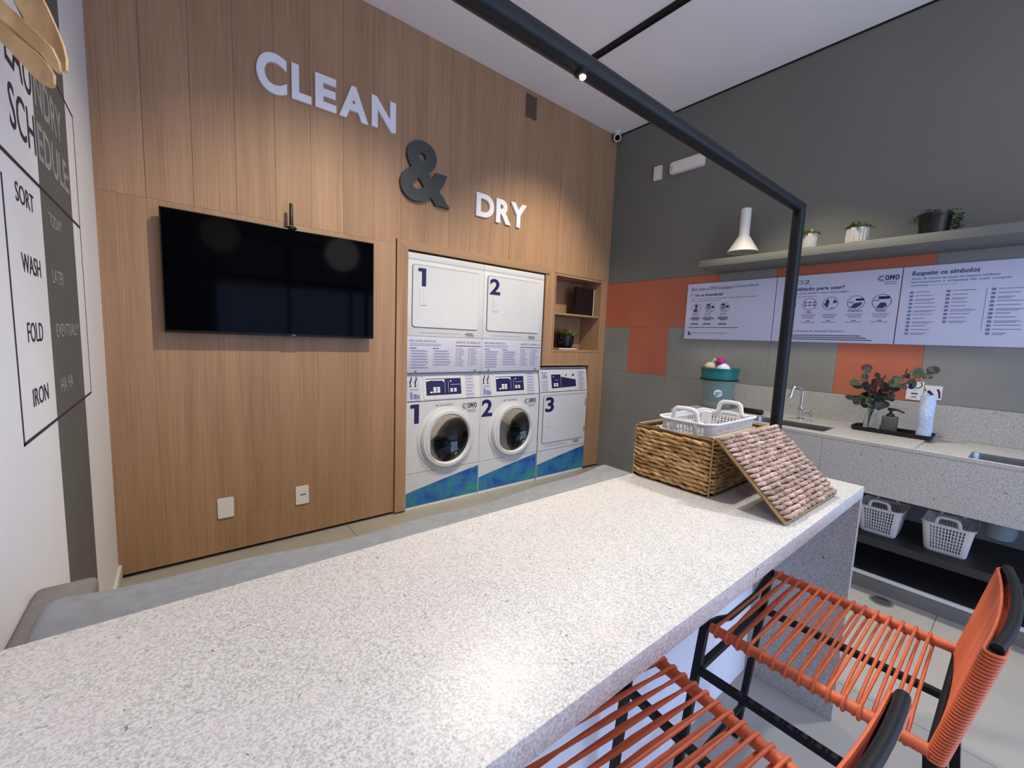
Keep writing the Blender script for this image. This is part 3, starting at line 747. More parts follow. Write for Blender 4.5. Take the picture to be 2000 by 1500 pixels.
b = nbm(); bar(b, -MW + .012, 0.012, 0.105, 0.19, mf); obj('sticker', b, M_sheet, con, smooth=False)
b = nbm(); bar(b, 0.205, 0.015, 0.10, 0.19, mf); obj('sticker', b, M_sheet, con, smooth=False)
b = nbm()
for q in range(9): bar(b, 0.212, 0.188 - q * 0.021, 0.08 - .012 * (q % 3), 0.006, mg)
for q in range(5): bar(b, -MW + .03, 0.100 - q * 0.021, 0.08 - .012 * (q % 2), 0.005, mg)
for x, z, w_, h_ in ((-MW + .03, .185, .07, .008), (-MW + .045, .13, .012, .045), (-MW + .065, .14, .022, .03), (-MW + .092, .135, .012, .02)): bar(b, x, z, w_, h_, mg)
obj('small_print', b, M_print, con, smooth=False)
dd = dryer_door(t, -0.292, 0.312, 0.362, 0.838, -0.002, -0.240, 0.525, 0.660)
number(dd, '3', -0.268, -0.152, 0.672, 0.822, -0.0114)
b = nbm(); box(b, 0.306, 0.314, -0.014, -0.006, 0.705, 0.775); box(b, 0.306, 0.314, -0.014, -0.006, 0.425, 0.485); obj('hinges', b, M_stripe, dd, smooth=False)
mm = on_back(0, 0, -0.0024)
b = nbm(); swoosh(b, 0.150, 0.322, mm); obj('logo', b, M_printd, t, smooth=False)['label'] = 'small dark script mark'
b = nbm(); bar(b, -0.25, 0.325, 0.32, 0.004, mm); obj('small_print', b, M_print, t, smooth=False)
kick_decal(t, 0.152, 0.268)

# ================================================================== NICHE CONTENTS
t = thing('book', 'black hardback book standing in the upper compartment of the niche', 'book', (3.650, 0.085, 1.647))
b = nbm(); box(b, -0.142, 0.130, -0.014, -0.010, 0, 0.285); box(b, -0.142, 0.142, 0.012, 0.016, 0, 0.288); box(b, -0.142, -0.138, -0.010, 0.012, 0, 0.285); obj('cover', b, M_bezel, t, smooth=False)
b = nbm(); box(b, -0.137, 0.146, -0.010, 0.012, 0.003, 0.282); obj('pages', b, M_paper, t, smooth=False)['label'] = 'pale page block'
t = thing('book', 'pale flat book lying under the dark pot in the niche', 'book', (3.40, 0.125, 1.286))
b = nbm(); box(b, -0.130, 0.130, -0.09, 0.09, 0, 0.003); box(b, -0.130, 0.130, -0.09, 0.09, 0.019, 0.022); obj('cover', b, M_bezel, t, smooth=False)
b = nbm(); box(b, -0.127, 0.127, -0.087, 0.087, 0.003, 0.019); obj('pages', b, M_paper, t, smooth=False)

def leaf_bm(bm, p, d, L, w, bend=0.25, up=Vector((0, 0, 1))):
    d = d.normalized(); s = d.cross(up)
    if s.length < 1e-3: s = Vector((1, 0, 0))
    s.normalize(); n = s.cross(d)
    rows = []
    for t_, ww in ((0, 0.12), (0.3, 0.85), (0.6, 1.0), (0.85, 0.6), (1.0, 0.05)):
        c = p + d * (L * t_) - n * (bend * L * t_ * t_)
        rows.append((bm.verts.new(c - s * w * ww / 2 + n * w * 0.08), bm.verts.new(c), bm.verts.new(c + s * w * ww / 2 + n * w * 0.08)))
    for a, c in zip(rows, rows[1:]):
        bm.faces.new((a[0], a[1], c[1], c[0])); bm.faces.new((a[1], a[2], c[2], c[1]))
def rnd_dir(zlo=-0.2, zhi=1.0):
    a = random.random() * 2 * pi; z = random.uniform(zlo, zhi); q = math.sqrt(max(0, 1 - z * z)); return Vector((q * cos(a), q * sin(a), z))

t = thing('potted_plant', 'dark round pot with green and wine red leaves in the niche', 'plant', (3.43, 0.115, 1.308))
b = nbm(); lathe(b, [(0.055, 0), (0.075, 0.012), (0.088, 0.06), (0.090, 0.118), (0.083, 0.118), (0.080, 0.100), (0.0, 0.100)], n=28); obj('pot', b, M_bezel, t)
b = nbm()
for k in range(90): leaf_bm(b, Vector((random.uniform(-.06, .06), random.uniform(-.06, .06), 0.11)), rnd_dir(0.15, 1.0), random.uniform(.06, .12), random.uniform(.018, .03))
o = obj('foliage', b, M_leaf3, t, fix=False); o['kind'] = 'stuff'
b = nbm()
for k in range(36):
    p = Vector((-0.085 + random.uniform(-.03, .02), -0.02 + random.uniform(-.04, .04), random.uniform(0.02, 0.11))); leaf_bm(b, p, rnd_dir(-0.8, 0.5), .035, .02)
o = obj('trailing_leaves', b, M_leafr, t, fix=False); o['kind'] = 'stuff'; o['label'] = 'wine red trailing leaves'

# ================================================================== RIGHT WALL: SIGNS, SHELF, POTS, LAMP
def sign_board(label, y0, y1):
    t = thing('sign_board', label, 'sign', (W, (y0 + y1) / 2, 1.438), group='white instruction boards above the counter')
    w = abs(y1 - y0)
    b = nbm(); box(b, -0.010, 0.0, -w / 2, w / 2, 0, 0.486, bev=0.0012, seg=1); obj('board', b, M_sign, t, smooth=False)
    return t, w
def icon(bn, bl, cx, cz, r, m, k):
    ring = nbm(); n = 28
    for i in range(n):
        a0, a1 = 2 * pi * i / n, 2 * pi * (i + 1) / n
        prism(bl, [(cx + r * .93 * cos(a0), cz + r * .93 * sin(a0)), (cx + r * cos(a0), cz + r * sin(a0)), (cx + r * cos(a1), cz + r * sin(a1)), (cx + r * .93 * cos(a1), cz + r * .93 * sin(a1))], 0.0004, m)
    ring.free()
    if k == 0:
        prism(bl, rrect(cx - r * .35, cx + r * .3, cz + r * .1, cz + r * .75, r * .2), 0.0004, m); prism(bn, rrect(cx - r * .5, cx + r * .25, cz - r * .8, cz - r * .35, r * .1), 0.0004, m); bar(bl, cx - r * .45, cz - r * .3, r * .8, r * .25, m)
    elif k in (1, 2):
        for q in range(4): bar(bl, cx - r * .75, cz - r * .35 + q * r * .28, r * (0.9 if q < 3 else .6), r * .17, m)
        prism(bn, rrect(cx - r * .6, cx + r * .05, cz + r * .45, cz + r * .75, r * .08), 0.0004, m)
        prism(bl, rrect(cx + r * .25, cx + r * .8, cz - r * .15, cz + r * .4, r * .25), 0.0004, m); bar(bn, cx + r * .42, cz + r * .04, r * .2, r * .2, m)
        bar(bn, cx - r * .55, cz - r * .72, r * .25, r * .15, m); bar(bn, cx + r * .15, cz - r * .72, r * .25, r * .15, m)
    elif k == 3:
        for q in range(3):
            for s in (0.15, -0.3): prism(bn, rrect(cx - r * .75 + q * r * .62, cx - r * .40 + q * r * .62, cz + r * s, cz + r * (s + .2), r * .04), 0.0004, m)
    elif k == 4:
        prism(bl, [(cx - r * .8, cz - r * .2), (cx - r * .4, cz + r * .7), (cx - r * .1, cz + r * .3), (cx - r * .3, cz - r * .7)], 0.0004, m)
        prism(bn, [(cx + r * .3, cz), (cx + r * .5, cz + r * .65), (cx + r * .85, cz + r * .1)], 0.0004, m); prism(bn, [(cx - r * .6, cz + r * .3), (cx - r * .35, cz + r * .7), (cx - r * .25, cz + r * .4)], 0.0004, m)
        bar(bn, cx, cz - r * .75, r * .5, r * .1, m)
    elif k == 5:
        bar(bn, cx - r * .05, cz + r * .25, r * .9, r * .3, m); prism(bl, [(cx - r * .6, cz - r * .7), (cx - r * .2, cz - r * .1), (cx + r * .7, cz + r * .05), (cx + r * .6, cz - r * .4), (cx, cz - r * .8)], 0.0004, m)
        bar(bl, cx - r * .8, cz, r * .5, r * .12, m)
    else:
        bar(bn, cx - r * .35, cz + r * .35, r * 1.1, r * .35, m); prism(bl, [(cx - r * .5, cz - r * .75), (cx - r * .1, cz - r * .1), (cx + r * .4, cz - r * .1), (cx + r * .6, cz - r * .55), (cx + r * .1, cz - r * .85)], 0.0004, m)
        bar(bl, cx - r * .85, cz + r * .15, r * .6, r * .1, m)
def place(t, w):                 # local matrix: x from the left end of the board, y up from its bottom edge
    return Matrix(((0, 0, -1, -0.0102), (-1, 0, 0, w / 2), (0, 1, 0, 0), (0, 0, 0, 1)))

t, w = sign_board('white instruction board with three round pictures, left of the black post', -0.916, -1.634); m = place(t, w)
b = nbm(); bl = nbm()
text_bm(b, 'Bem vindo a OMO lavanderia', 0.36, 0.030, m @ Matrix.Translation((0.036, 0.424, 0)), shear=0.25)
text_bm(b, '1ª', 0.024, 0.025, m @ Matrix.Translation((0.036, 0.374, 0))); text_bm(b, 'vez na lavanderia?', 0.250, 0.026, m @ Matrix.Translation((0.070, 0.373, 0)), bold=0.02)
text_bm(b, 'b', 0.030, 0.036, m @ Matrix.Translation((0.036, 0.034, 0)), bold=0.03)
for i, cx in enumerate((0.094, 0.218, 0.343)):
    icon(b, bl, cx, 0.273, 0.041, m, i)
for i, x in enumerate((0.045, 0.155, 0.290)):
    text_bm(bl, ('Baixe', 'Entre', 'Escolha')[i], 0.052, 0.013, m @ Matrix.Translation((x + .022, 0.212, 0)), bold=0.01)
    bar(b, x, 0.178, 0.088 + .02 * (i == 1), 0.008, m); bar(bl, x + .012, 0.192, 0.07, 0.005, m); bar(b if i else bl, x + .02, 0.166, 0.06, 0.006, m); bar(bl, x + .012, 0.134, 0.065, 0.006, m); bar(bl, x + .006, 0.126, 0.075, 0.005, m)
text_bm(bl, 'Siga o passo a passo para instalar o app OMO Lavanderia', 0.55, 0.014, m @ Matrix.Translation((0.037, 0.345, 0)))
bar(bl, 0.037, 0.332, 0.27, 0.003, m); bar(bl, 0.037, 0.101, 0.43, 0.005, m)
text_bm(bl, 'Baixe o app pela sua loja de aplicativos', 0.30, 0.012, m @ Matrix.Translation((0.082, 0.048, 0)), bold=0.01)
obj('heading', b, M_navy, t, smooth=False); obj('small_print', bl, M_printd, t, smooth=False)
b = nbm(); text_bm(b, 'Compartilhada', 0.19, 0.026, m @ Matrix.Translation((0.405, 0.426, 0)), shear=0.25, bold=0.008); obj('blue_heading', b, M_teal_t, t, smooth=False)['label'] = 'blue script word'

t, w = sign_board('white instruction board with five round pictures, crossed by the black post', -1.640, -2.353); m = place(t, w)
b = nbm(); bl = nbm()
text_bm(b, 'Já habilitado para usar?', 0.375, 0.033, m @ Matrix.Translation((0.050, 0.366, 0)), bold=0.02)
omo(b, 0.590, 0.412, 0.115, m)
for i, cx in enumerate((0.100, 0.228, 0.353, 0.497, 0.631)):
    icon(b, bl, cx, 0.275, 0.042 + .002 * i, m, (3, 3, 4, 5, 6)[i])
    text_bm(b, ('App', 'Use', 'Qr Code', 'Programe', 'Pronto')[i], (0.03, 0.03, 0.065, 0.078, 0.055)[i], 0.017, m @ Matrix.Translation((cx - (0.015, 0.015, 0.032, 0.039, 0.027)[i], 0.210, 0)), shear=0.25, bold=0.015)
    for q in range(3): bar(bl, cx - 0.045 + 0.006 * q, 0.196 - q * 0.011, 0.09 - 0.012 * q, 0.003, m)
    bar(bl, cx - 0.012, 0.152, 0.024, 0.005, m); bar(bl, cx - 0.042, 0.142, 0.084, 0.003, m)
text_bm(bl, 'Siga as instruções abaixo e tenha boa lavagem', 0.40, 0.014, m @ Matrix.Translation((0.050, 0.346, 0)), bold=0.012)
bar(bl, 0.05, 0.330, 0.22, 0.0025, m)
text_bm(bl, 'Precisa de ajuda do Suporte Técnico?', 0.36, 0.014, m @ Matrix.Translation((0.085, 0.072, 0)), bold=0.012)
for q in range(3): bar(bl, 0.085, 0.046 - q * 0.014, 0.46 + 0.03 * q, 0.006, m)
prism(bl, rrect(0.130, 0.172, 0.424, 0.448, 0.005), 0.0004, m); prism(bl, rrect(0.060, 0.088, 0.420, 0.448, 0.013), 0.0004, m)
text_bm(bl, '2', 0.034, 0.030, m @ Matrix.Translation((0.180, 0.420, 0)))
obj('heading', b, M_navy, t, smooth=False); obj('small_print', bl, M_printd, t, smooth=False)
b = nbm(); prism(b, rrect(0.134, 0.168, 0.428, 0.444, 0.003), 0.0004, m @ Matrix.Translation((0, 0, 0.0004))); prism(b, rrect(0.064, 0.084, 0.424, 0.444, 0.010), 0.0004, m @ Matrix.Translation((0, 0, 0.0004))); obj('icon_fill', b, M_sign, t, smooth=False)

t, w = sign_board('white instruction board listing care symbols in columns, farthest right', -2.359, -3.075); m = place(t, w)
b = nbm(); bl = nbm(); bt = nbm()
text_bm(b, 'Respeite os símbolos', 0.286, 0.036, m @ Matrix.Translation((0.042, 0.420, 0)), bold=0.015, shear=0.1)
text_bm(bt, 'Antes de colocar as peças na máquina verifique', 0.365, 0.017, m @ Matrix.Translation((0.042, 0.399, 0)), bold=0.012)
text_bm(bt, 'atentamente a etiqueta de suas roupas', 0.41, 0.016, m @ Matrix.Translation((0.042, 0.379, 0)), bold=0.012)
bar(bl, 0.042, 0.364, 0.08, 0.005, m); bar(bl, 0.122, 0.365, 0.12, 0.002, m)
for x, n, z1, dz in ((0.044, 12, 0.322, 0.0232), (0.205, 9, 0.322, 0.0228), (0.385, 12, 0.322, 0.0228)):
    for q in range(n):
        prism(bl, rrect(x, x + .017, z1 - q * dz - .004, z1 - q * dz + .010, 0.002, 1), 0.0004, m)
        wq = random.uniform(0.05, 0.11); bar(bl, x + .026, z1 - q * dz + .003, wq, 0.004, m)
        if q % 3 == 2: bar(bl, x + .026, z1 - q * dz - .004, wq * .8, 0.003, m)
bar(bl, 0.366, 0.095, 0.002, 0.24, m)
obj('heading', b, M_navy, t, smooth=False); o = obj('symbol_list', bl, M_print, t, smooth=False); o['kind'] = 'stuff'; obj('blue_text', bt, M_teal_t, t, smooth=False)['label'] = 'blue subheading'

b = nbm(); box(b, 3.57, W - 0.001, -4.2, -1.178, 2.0, 2.052, bev=0.002)
tag(obj('wall_shelf', b, M_greywall), 'long dark grey floating shelf above the signs', 'shelf')

def ribbed_pot(label, x, y, r, h, leafm, n, spread):
    t = thing('potted_plant', label, 'plant', (x, y, 2.052), group='potted plants on the floating shelf')
    b = nbm(); prof = [(0.92, 0), (1.0, 0.06), (1.02, 0.97), (0.98, 1.0), (0.88, 1.0), (0.86, 0.85), (0.0, 0.85)]
    k = 72
    rings = []
    for (q, hh) in prof:
        rings.append([b.verts.new((r * q * (1 + (0.045 * cos(18 * 2 * pi * j / k) if q > .89 and 0.03 < hh < 0.98 else 0)) * cos(2 * pi * j / k), r * q * (1 + (0.045 * cos(18 * 2 * pi * j / k) if q > .89 and 0.03 < hh < 0.98 else 0)) * sin(2 * pi * j / k), hh * h)) for j in range(k)])
    for a, c in zip(rings, rings[1:]):
        for j in range(k): b.faces.new((a[j], a[(j + 1) % k], c[(j + 1) % k], c[j])) if True else None
    b.faces.new(rings[0][::-1])
    bmesh.ops.remove_doubles(b, verts=b.verts, dist=1e-6)
    obj('pot', b, M_pot, t, ang=20)
    b = nbm()
    for q in range(n):
        a = random.random() * 2 * pi; rr_ = r * math.sqrt(random.random()) * .95
        leaf_bm(b, Vector((rr_ * cos(a), rr_ * sin(a), h * 0.96)), rnd_dir(0.2, 1.0), random.uniform(.02, spread), .017)
    o = obj('foliage', b, leafm, t, fix=False); o['kind'] = 'stuff'
ribbed_pot('small grey ribbed pot of succulents beside the black post', 3.622, -1.912, 0.040, 0.096, M_leaf3, 90, .048)
ribbed_pot('wider grey ribbed pot of succulents, middle of the shelf', 3.640, -2.160, 0.055, 0.094, M_leaf3, 170, .048)
t = thing('potted_plant', 'black pot of trailing fern on the floating shelf', 'plant', (3.655, -2.503, 2.052), group='potted plants on the floating shelf')
b = nbm(); lathe(b, [(0.058, 0), (0.064, 0.006), (0.070, 0.115), (0.063, 0.115), (0.060, 0.1), (0, 0.1)], n=30); obj('pot', b, M_bezel, t)
b = nbm()
for q in range(60):
    a = random.random() * 2 * pi; d0 = Vector((cos(a), sin(a) * 1.1, random.uniform(0.15, 0.9))).normalized(); L_ = random.uniform(.06, .125)
    for s in range(7):
        f = s / 6; p = Vector((0, 0, .105)) + d0 * (L_ * f) - Vector((0, 0, 0.05 * f * f))
        for sg in (-1, 1): leaf_bm(b, p, d0.cross(Vector((0, 0, sg))) + d0 * .6, .022 * (1 - .5 * f), .009)
for q in range(90):
    p = Vector((random.uniform(-.05, .01), -0.075 - random.random() * .035, random.uniform(0.0, .10))); leaf_bm(b, p, rnd_dir(-.8, .6), .018, .012)
o = obj('foliage', b, M_leaf2, t, fix=False); o['kind'] = 'stuff'

t = thing('wall_lamp', 'white wall lamp with a cone shade above the shelf end', 'lamp', (3.795, -1.410, 2.122))
b = nbm(); lathe(b, [(0.112, 0.0), (0.113, 0.003), (0.037, 0.130), (0.0365, 0.330), (0.034, 0.333), (0, 0.333)], n=40, cap0=False); obj('lamp_shade', b, M_lamp, t)
b = nbm(); lathe(b, [(0.110, 0.002), (0.034, 0.128), (0.034, 0.16), (0, 0.16)], n=40, cap0=False); obj('shade_lining', b, M_lamp, t)
b = nbm(); lathe(b, [(0.0, 0.05), (0.022, 0.06), (0.028, 0.08), (0.014, 0.12), (0.014, 0.159), (0, 0.159)], n=20); obj('bulb', b, M_whitepl, t)
b = nbm(); tube(b, [(0.02, 0.008, 0.25), (0.123, 0.052, 0.25)], 0.009, 10); lathe(b, [(0.026, 0.112), (0.026, 0.124)], (0, 0.050, 0.25), 'x', 20); obj('wall_arm', b, M_lamp, t)

def info_card(label, yc, zc, h, seed):
    t = thing('notice_card', label, 'card', (W, yc, zc))
    b = nbm(); box(b, -0.004, 0, -0.039, 0.039, 0, h); obj('card', b, M_whitepl, t, smooth=False)
    m = Matrix(((0, 0, -1, -0.0041), (-1, 0, 0, 0.039), (0, 1, 0, 0), (0, 0, 0, 1)))
    b = nbm()
    if seed == 0:
        prism(b, [(0.020 + 0.016 * cos(a * pi / 8), 0.080 + 0.014 * sin(a * pi / 8)) for a in range(16)], 0.0004, m)
        for i in range(10):
            a = R(200 + 190 * i / 9); a2 = R(200 + 190 * (i + 1) / 9)
            prism(b, [(0.048 + .018 * cos(a), .096 + .018 * sin(a)), (0.048 + .023 * cos(a), .096 + .023 * sin(a)), (0.048 + .023 * cos(a2), .096 + .023 * sin(a2)), (0.048 + .018 * cos(a2), .096 + .018 * sin(a2))], 0.0004, m)
        bar(b, 0.024, 0.036, 0.03, 0.008, m); bar(b, 0.026, 0.016, 0.024, 0.005, m); bar(b, 0.03, 0.060, 0.015, 0.002, m)
    else:
        prism(b, [(0.010, 0.045), (0.040, 0.020), (0.046, 0.028), (0.022, 0.058)], 0.0004, m)
        prism(b, [(0.052, 0.062), (0.060, 0.050), (0.066, 0.010), (0.074, 0.012), (0.070, 0.052), (0.060, 0.068)], 0.0004, m)
        prism(b, [(0.002, 0.06), (0.008, 0.07), (0.006, 0.05), (0.001, 0.045)], 0.0004, m)
    obj('print', b, M_navy, t, smooth=False)
info_card('small white card with a navy swirl and text on the tile', -2.488, 1.092, 0.115, 0)
info_card('white card with curved dark stripes partly behind the blue roll', -2.570, 1.105, 0.085, 1)

# ================================================================== STONE COUNTER WITH SINKS
CX0, CT = 3.232, 0.892
t = thing('stone_counter', 'long grey granite counter with two steel sinks and a deep front', 'counter', (0, 0, 0))
S1 = (3.315, 3.560, -2.190, -1.740); S2 = (3.310, 3.560, -3.25, -2.785)
YL, YR = -1.236, -4.6
b = nbm()
def slab(x0, x1, y0, y1, z1=CT): box(b, x0, x1, y0, y1, z1 - 0.02, z1, bev=0.001, seg=1)
YS = -2.596
slab(CX0, S1[0], YS, YL); slab(S1[1], W - 0.0225, YS, YL); slab(S1[0], S1[1], S1[3], YL); slab(S1[0], S1[1], YS, S1[2])
zl = CT - 0.012
slab(CX0, CX0 + 0.022, YR, YS); slab(CX0 + 0.022, S2[0], YR, YS, zl); slab(S2[1], W - .0225, YR, YS, zl); slab(S2[0], S2[1], S2[3], YS, zl); slab(S2[0], S2[1], YR, S2[2], zl)
obj('countertop', b, M_counter, t, smooth=False)
for (ya, yb) in ((YL, -2.21), (-2.2115, -3.4), (-3.4015, YR)):
    b = nbm(); box(b, CX0 + .001, CX0 + 0.021, yb, ya, 0.606, CT - 0.0205); obj('apron', b, M_counter, t, smooth=False)
b = nbm(); box(b, CX0 + .021, W - .001, YL - 0.02, YL, 0.606, CT - 0.0205); obj('end_panel', b, M_counter, t, smooth=False)
b = nbm(); box(b, W - 0.022, W - 0.001, YR, YL, CT - .0119, 1.078, bev=0.001, seg=1); obj('backsplash', b, M_counter, t, smooth=False)
for s, zz in ((S1, CT), (S2, zl)):
    b = nbm(); x0, x1, y0, y1 = s; zt = zz - 0.004; zb = zt - 0.17
    vs = [[b.verts.new((p[0], p[1], z)) for p in rrect(x0 + i, x1 - i, y0 + i, y1 - i, 0.04)] for i, z in ((-0.0, zt), (0.002, zt - .02), (0.012, zb + .02), (0.03, zb))]
    for a, c in zip(vs, vs[1:]):
        for j in range(len(a)): b.faces.new((a[j], a[(j + 1) % len(a)], c[(j + 1) % len(a)], c[j]))
    b.faces.new(vs[-1]); sk = obj('sink_basin', b, M_steel, t)
    b = nbm(); lathe(b, [(0.045, 0.004), (0.04, 0.006), (0.0, 0.003)], ((x0 + x1) / 2, (y0 + y1) / 2, zb), n=24); obj('sink_drain', b, M_chrome, sk)
    b = nbm(); lathe(b, [(0.024, 0), (0.024, -0.085), (0.052, -0.09), (0.055, -0.20), (0.045, -0.232), (0.0, -0.236)], ((x0 + x1) / 2 + (.06 if s is S2 else 0), (y0 + y1) / 2 - (0.00 if s is S1 else -0.09), zb - .001), n=28)
    tube(b, [((x0 + x1) / 2 + .10, (y0 + y1) / 2 + (.09 if s is S2 else 0), zb - .13), (W - .002, (y0 + y1) / 2 + (.09 if s is S2 else 0), zb - .13)], 0.02, 12)
    obj('drain_trap', b, M_pipe, sk)['label'] = 'grey plastic drain trap'

t = thing('faucet', 'chrome gooseneck faucet standing behind the first sink', 'faucet', (3.70, -1.95, CT))
b = nbm(); lathe(b, [(0.020, 0), (0.020, 0.006), (0.013, 0.012), (0.013, 0.06), (0.016, 0.064), (0.016, 0.09), (0.011, 0.096)], n=20); obj('body', b, M_chrome, t)
b = nbm(); pts = [(0, 0, 0.09), (0, 0, 0.19)]
for i in range(1, 9):
    a = pi * i / 8; pts.append((-0.035 + 0.035 * cos(a), 0.022 - 0.022 * cos(a), 0.19 + 0.045 * sin(a)))
pts.append((-0.075, 0.048, 0.165))
tube(b, pts, 0.0085, 12); obj('spout', b, M_chrome, t)
b = nbm(); tube(b, [(-0.070, 0.045, 0.178), (-0.080, 0.052, 0.150)], 0.013, 14); obj('aerator', b, M_chrome, t)
b = nbm(); tube(b, [(0, -0.012, 0.040), (-0.01, -0.062, 0.052)], 0.009, 12); tube(b, [(-0.035, -0.066, 0.052), (0.015, -0.064, 0.052)], 0.007, 10); tube(b, [(-0.01, -0.066, 0.03), (-0.01, -0.066, 0.074)], 0.007, 10); obj('tap_handle', b, M_chrome, t)

# bucket, basin, bottle, brush
BX, BY = 3.66, -1.385
t = thing('bucket', 'frosted bucket with a teal liner and round white sticker on the counter', 'bucket', (BX, BY, CT))
b = nbm(); lathe(b, [(0.0, 0.002), (0.094, 0.002), (0.100, 0.010), (0.128, 0.205), (0.140, 0.212), (0.140, 0.220), (0.124, 0.220), (0.094, 0.014), (0, 0.012)], n=44, cap0=False, cap1=False); obj('body', b, M_clearpl, t)
b = nbm(); lathe(b, [(0.0, 0.055), (0.092, 0.055), (0.118, 0.205), (0.1215, 0.217), (0.115, 0.216), (0.088, 0.062), (0, 0.06)], n=40, cap0=False, cap1=False); obj('liner', b, M_teal, t)['label'] = 'teal inner bucket'
b = nbm()
da = math.atan2(CAM[1] - BY, CAM[0] - BX)
def on_cone(u, v, z0, out, r0=0.100, r1=0.128, zl=0.010, zh=0.205):
    z = z0 + v; r = r0 + (r1 - r0) * (z - zl) / (zh - zl) + out; a = da + u / r
    return Vector((r * cos(a), r * sin(a), z))
def cone_poly(poly, z0, out): b.faces.new([b.verts.new(on_cone(p[0], p[1], z0, out)) for p in poly])
cone_poly([(0.030 * cos(2 * pi * i / 28), 0.030 * sin(2 * pi * i / 28)) for i in range(28)], 0.125, 0.0012)
obj('sticker', b, M_letter, t, fix=False)['label'] = 'round white sticker with grey lettering'
b = nbm()
for i in range(5): cone_poly([(-0.018 + i * .008, -0.002), (-0.012 + i * .008, -0.002), (-0.012 + i * .008, 0.007 + .002 * (i % 2)), (-0.018 + i * .008, 0.007)], 0.125, 0.002)
cone_poly([(-0.028, -0.016), (-0.012, -0.020), (0.004, -0.016), (0.010, -0.010), (-0.012, -0.012)], 0.125, 0.002)
obj('sticker_print', b, M_teal, t, fix=False)
t = thing('basin', 'teal plastic basin resting on the frosted bucket', 'basin', (BX, BY, CT + 0.2205))
b = nbm(); lathe(b, [(0.0, 0.0), (0.126, 0.0), (0.1385, 0.001), (0.1385, 0.010), (0.130, 0.012), (0.139, 0.088), (0.146, 0.092), (0.146, 0.098), (0.136, 0.098), (0.126, 0.016), (0, 0.012)], n=44, cap0=False, cap1=False); obj('body', b, M_teal, t)
b = nbm(); lathe(b, [(0.1405, -0.0005), (0.1425, 0.002), (0.1425, 0.012), (0.1315, 0.014)], n=44, cap0=False, cap1=False); obj('dark_rim', b, mat('dark_teal_rim', (14, 36, 48), 0.4), t)['label'] = 'dark lower rim'
t = thing('detergent_bottle', 'white bottle with a magenta cap lying in the teal basin', 'bottle', (BX - .02, BY - 0.035, CT + 0.295))
b = nbm(); lathe(b, [(0.0, -0.06), (0.046, -0.056), (0.054, -0.02), (0.050, 0.03), (0.030, 0.056), (0.026, 0.062), (0.0, 0.062)], n=28, cap0=False, cap1=False)
Mt = Matrix.Rotation(R(-16), 4, 'X') @ Matrix.Rotation(R(-12), 4, 'Y'); bmesh.ops.transform(b, matrix=Mt, verts=b.verts); obj('body', b, M_bottle, t)
b = nbm(); lathe(b, [(0.0, 0.060), (0.032, 0.062), (0.035, 0.070), (0.033, 0.092), (0.022, 0.100), (0.022, 0.108), (0, 0.110)], n=24, cap0=False, cap1=False); bmesh.ops.transform(b, matrix=Mt, verts=b.verts); obj('cap', b, M_magenta, t)
t = thing('scrub_brush', 'beige scrub brush with a black tip lying in the teal basin', 'brush', (BX - .03, BY + 0.062, CT + 0.322))
b = nbm(); bmesh.ops.create_icosphere(b, subdivisions=3, radius=0.05, matrix=Matrix.Diagonal((0.9, 1.0, 0.8, 1)))
for v in b.verts: v.co *= 1 + random.uniform(-.04, .04)
obj('bristles', b, M_beige, t)
b = nbm(); tube(b, [(0, -0.015, 0.022), (0, -0.036, 0.062)], 0.022, 14, rr=[0.018, 0.022]); obj('grip', b, mat('pale_green', (190, 204, 172), 0.5), t)
b = nbm(); tube(b, [(-0.01, 0.038, -0.012), (-0.012, 0.066, -0.03)], 0.012, 10); obj('tip', b, M_bezel, t)
t = thing('scrub_pad', 'small black scrubber lying on the counter behind the white basket', 'scrubber', (3.62, -1.665, CT))
b = nbm(); box(b, -0.025, 0.025, -0.075, 0.075, 0.0, 0.032, bev=0.01, seg=3); obj('grip', b, M_bezel, t)
b = nbm(); box(b, -0.022, 0.022, -0.07, 0.07, 0.026, 0.036, bev=0.004); obj('knob', b, M_bezel, t)

# tray with vase, dispenser, roll
t = thing('tray', 'shallow black tray on the counter against the backsplash', 'tray', (3.685, -2.440, CT))
b = nbm(); pr = [rrect(-0.085, 0.085, -0.180, 0.180, 0.02), rrect(-0.090, 0.090, -0.186, 0.186, 0.024), rrect(-0.086, 0.086, -0.182, 0.182, 0.02), rrect(-0.082, 0.082, -0.176, 0.176, 0.018)]
vs = [[b.verts.new((p[0], p[1], z)) for p in q] for q, z in zip(pr, (0.0, 0.026, 0.026, 0.006))]
for a, c in zip(vs, vs[1:]):
    for j in range(len(a)): b.faces.new((a[j], a[(j + 1) % len(a)], c[(j + 1) % len(a)], c[j]))
b.faces.new(vs[0][::-1]); b.faces.new(vs[-1]); obj('body', b, M_bezel, t)
TZ = CT + 0.0062
t = thing('glass_vase', 'tall clear glass vase holding a branch on the black tray', 'vase', (3.690, -2.340, TZ))
b = nbm(); lathe(b, [(0.0, 0.0), (0.044, 0.0), (0.046, 0.004), (0.032, 0.10), (0.030, 0.205), (0.028, 0.205), (0.030, 0.10), (0.042, 0.010), (0.0, 0.008)], n=32, cap0=False, cap1=False); obj('body', b, M_glass, t)
t = thing('eucalyptus_branch', 'eucalyptus branch with round grey green leaves leaning out of the vase', 'branch', (3.690, -2.340, TZ))
def curve(p0, p1, p2, n=9):
    p0, p1, p2 = Vector(p0), Vector(p1), Vector(p2)
    return [p0 * (1 - s) ** 2 + p1 * 2 * s * (1 - s) + p2 * s * s for s in [i / n for i in range(n + 1)]]
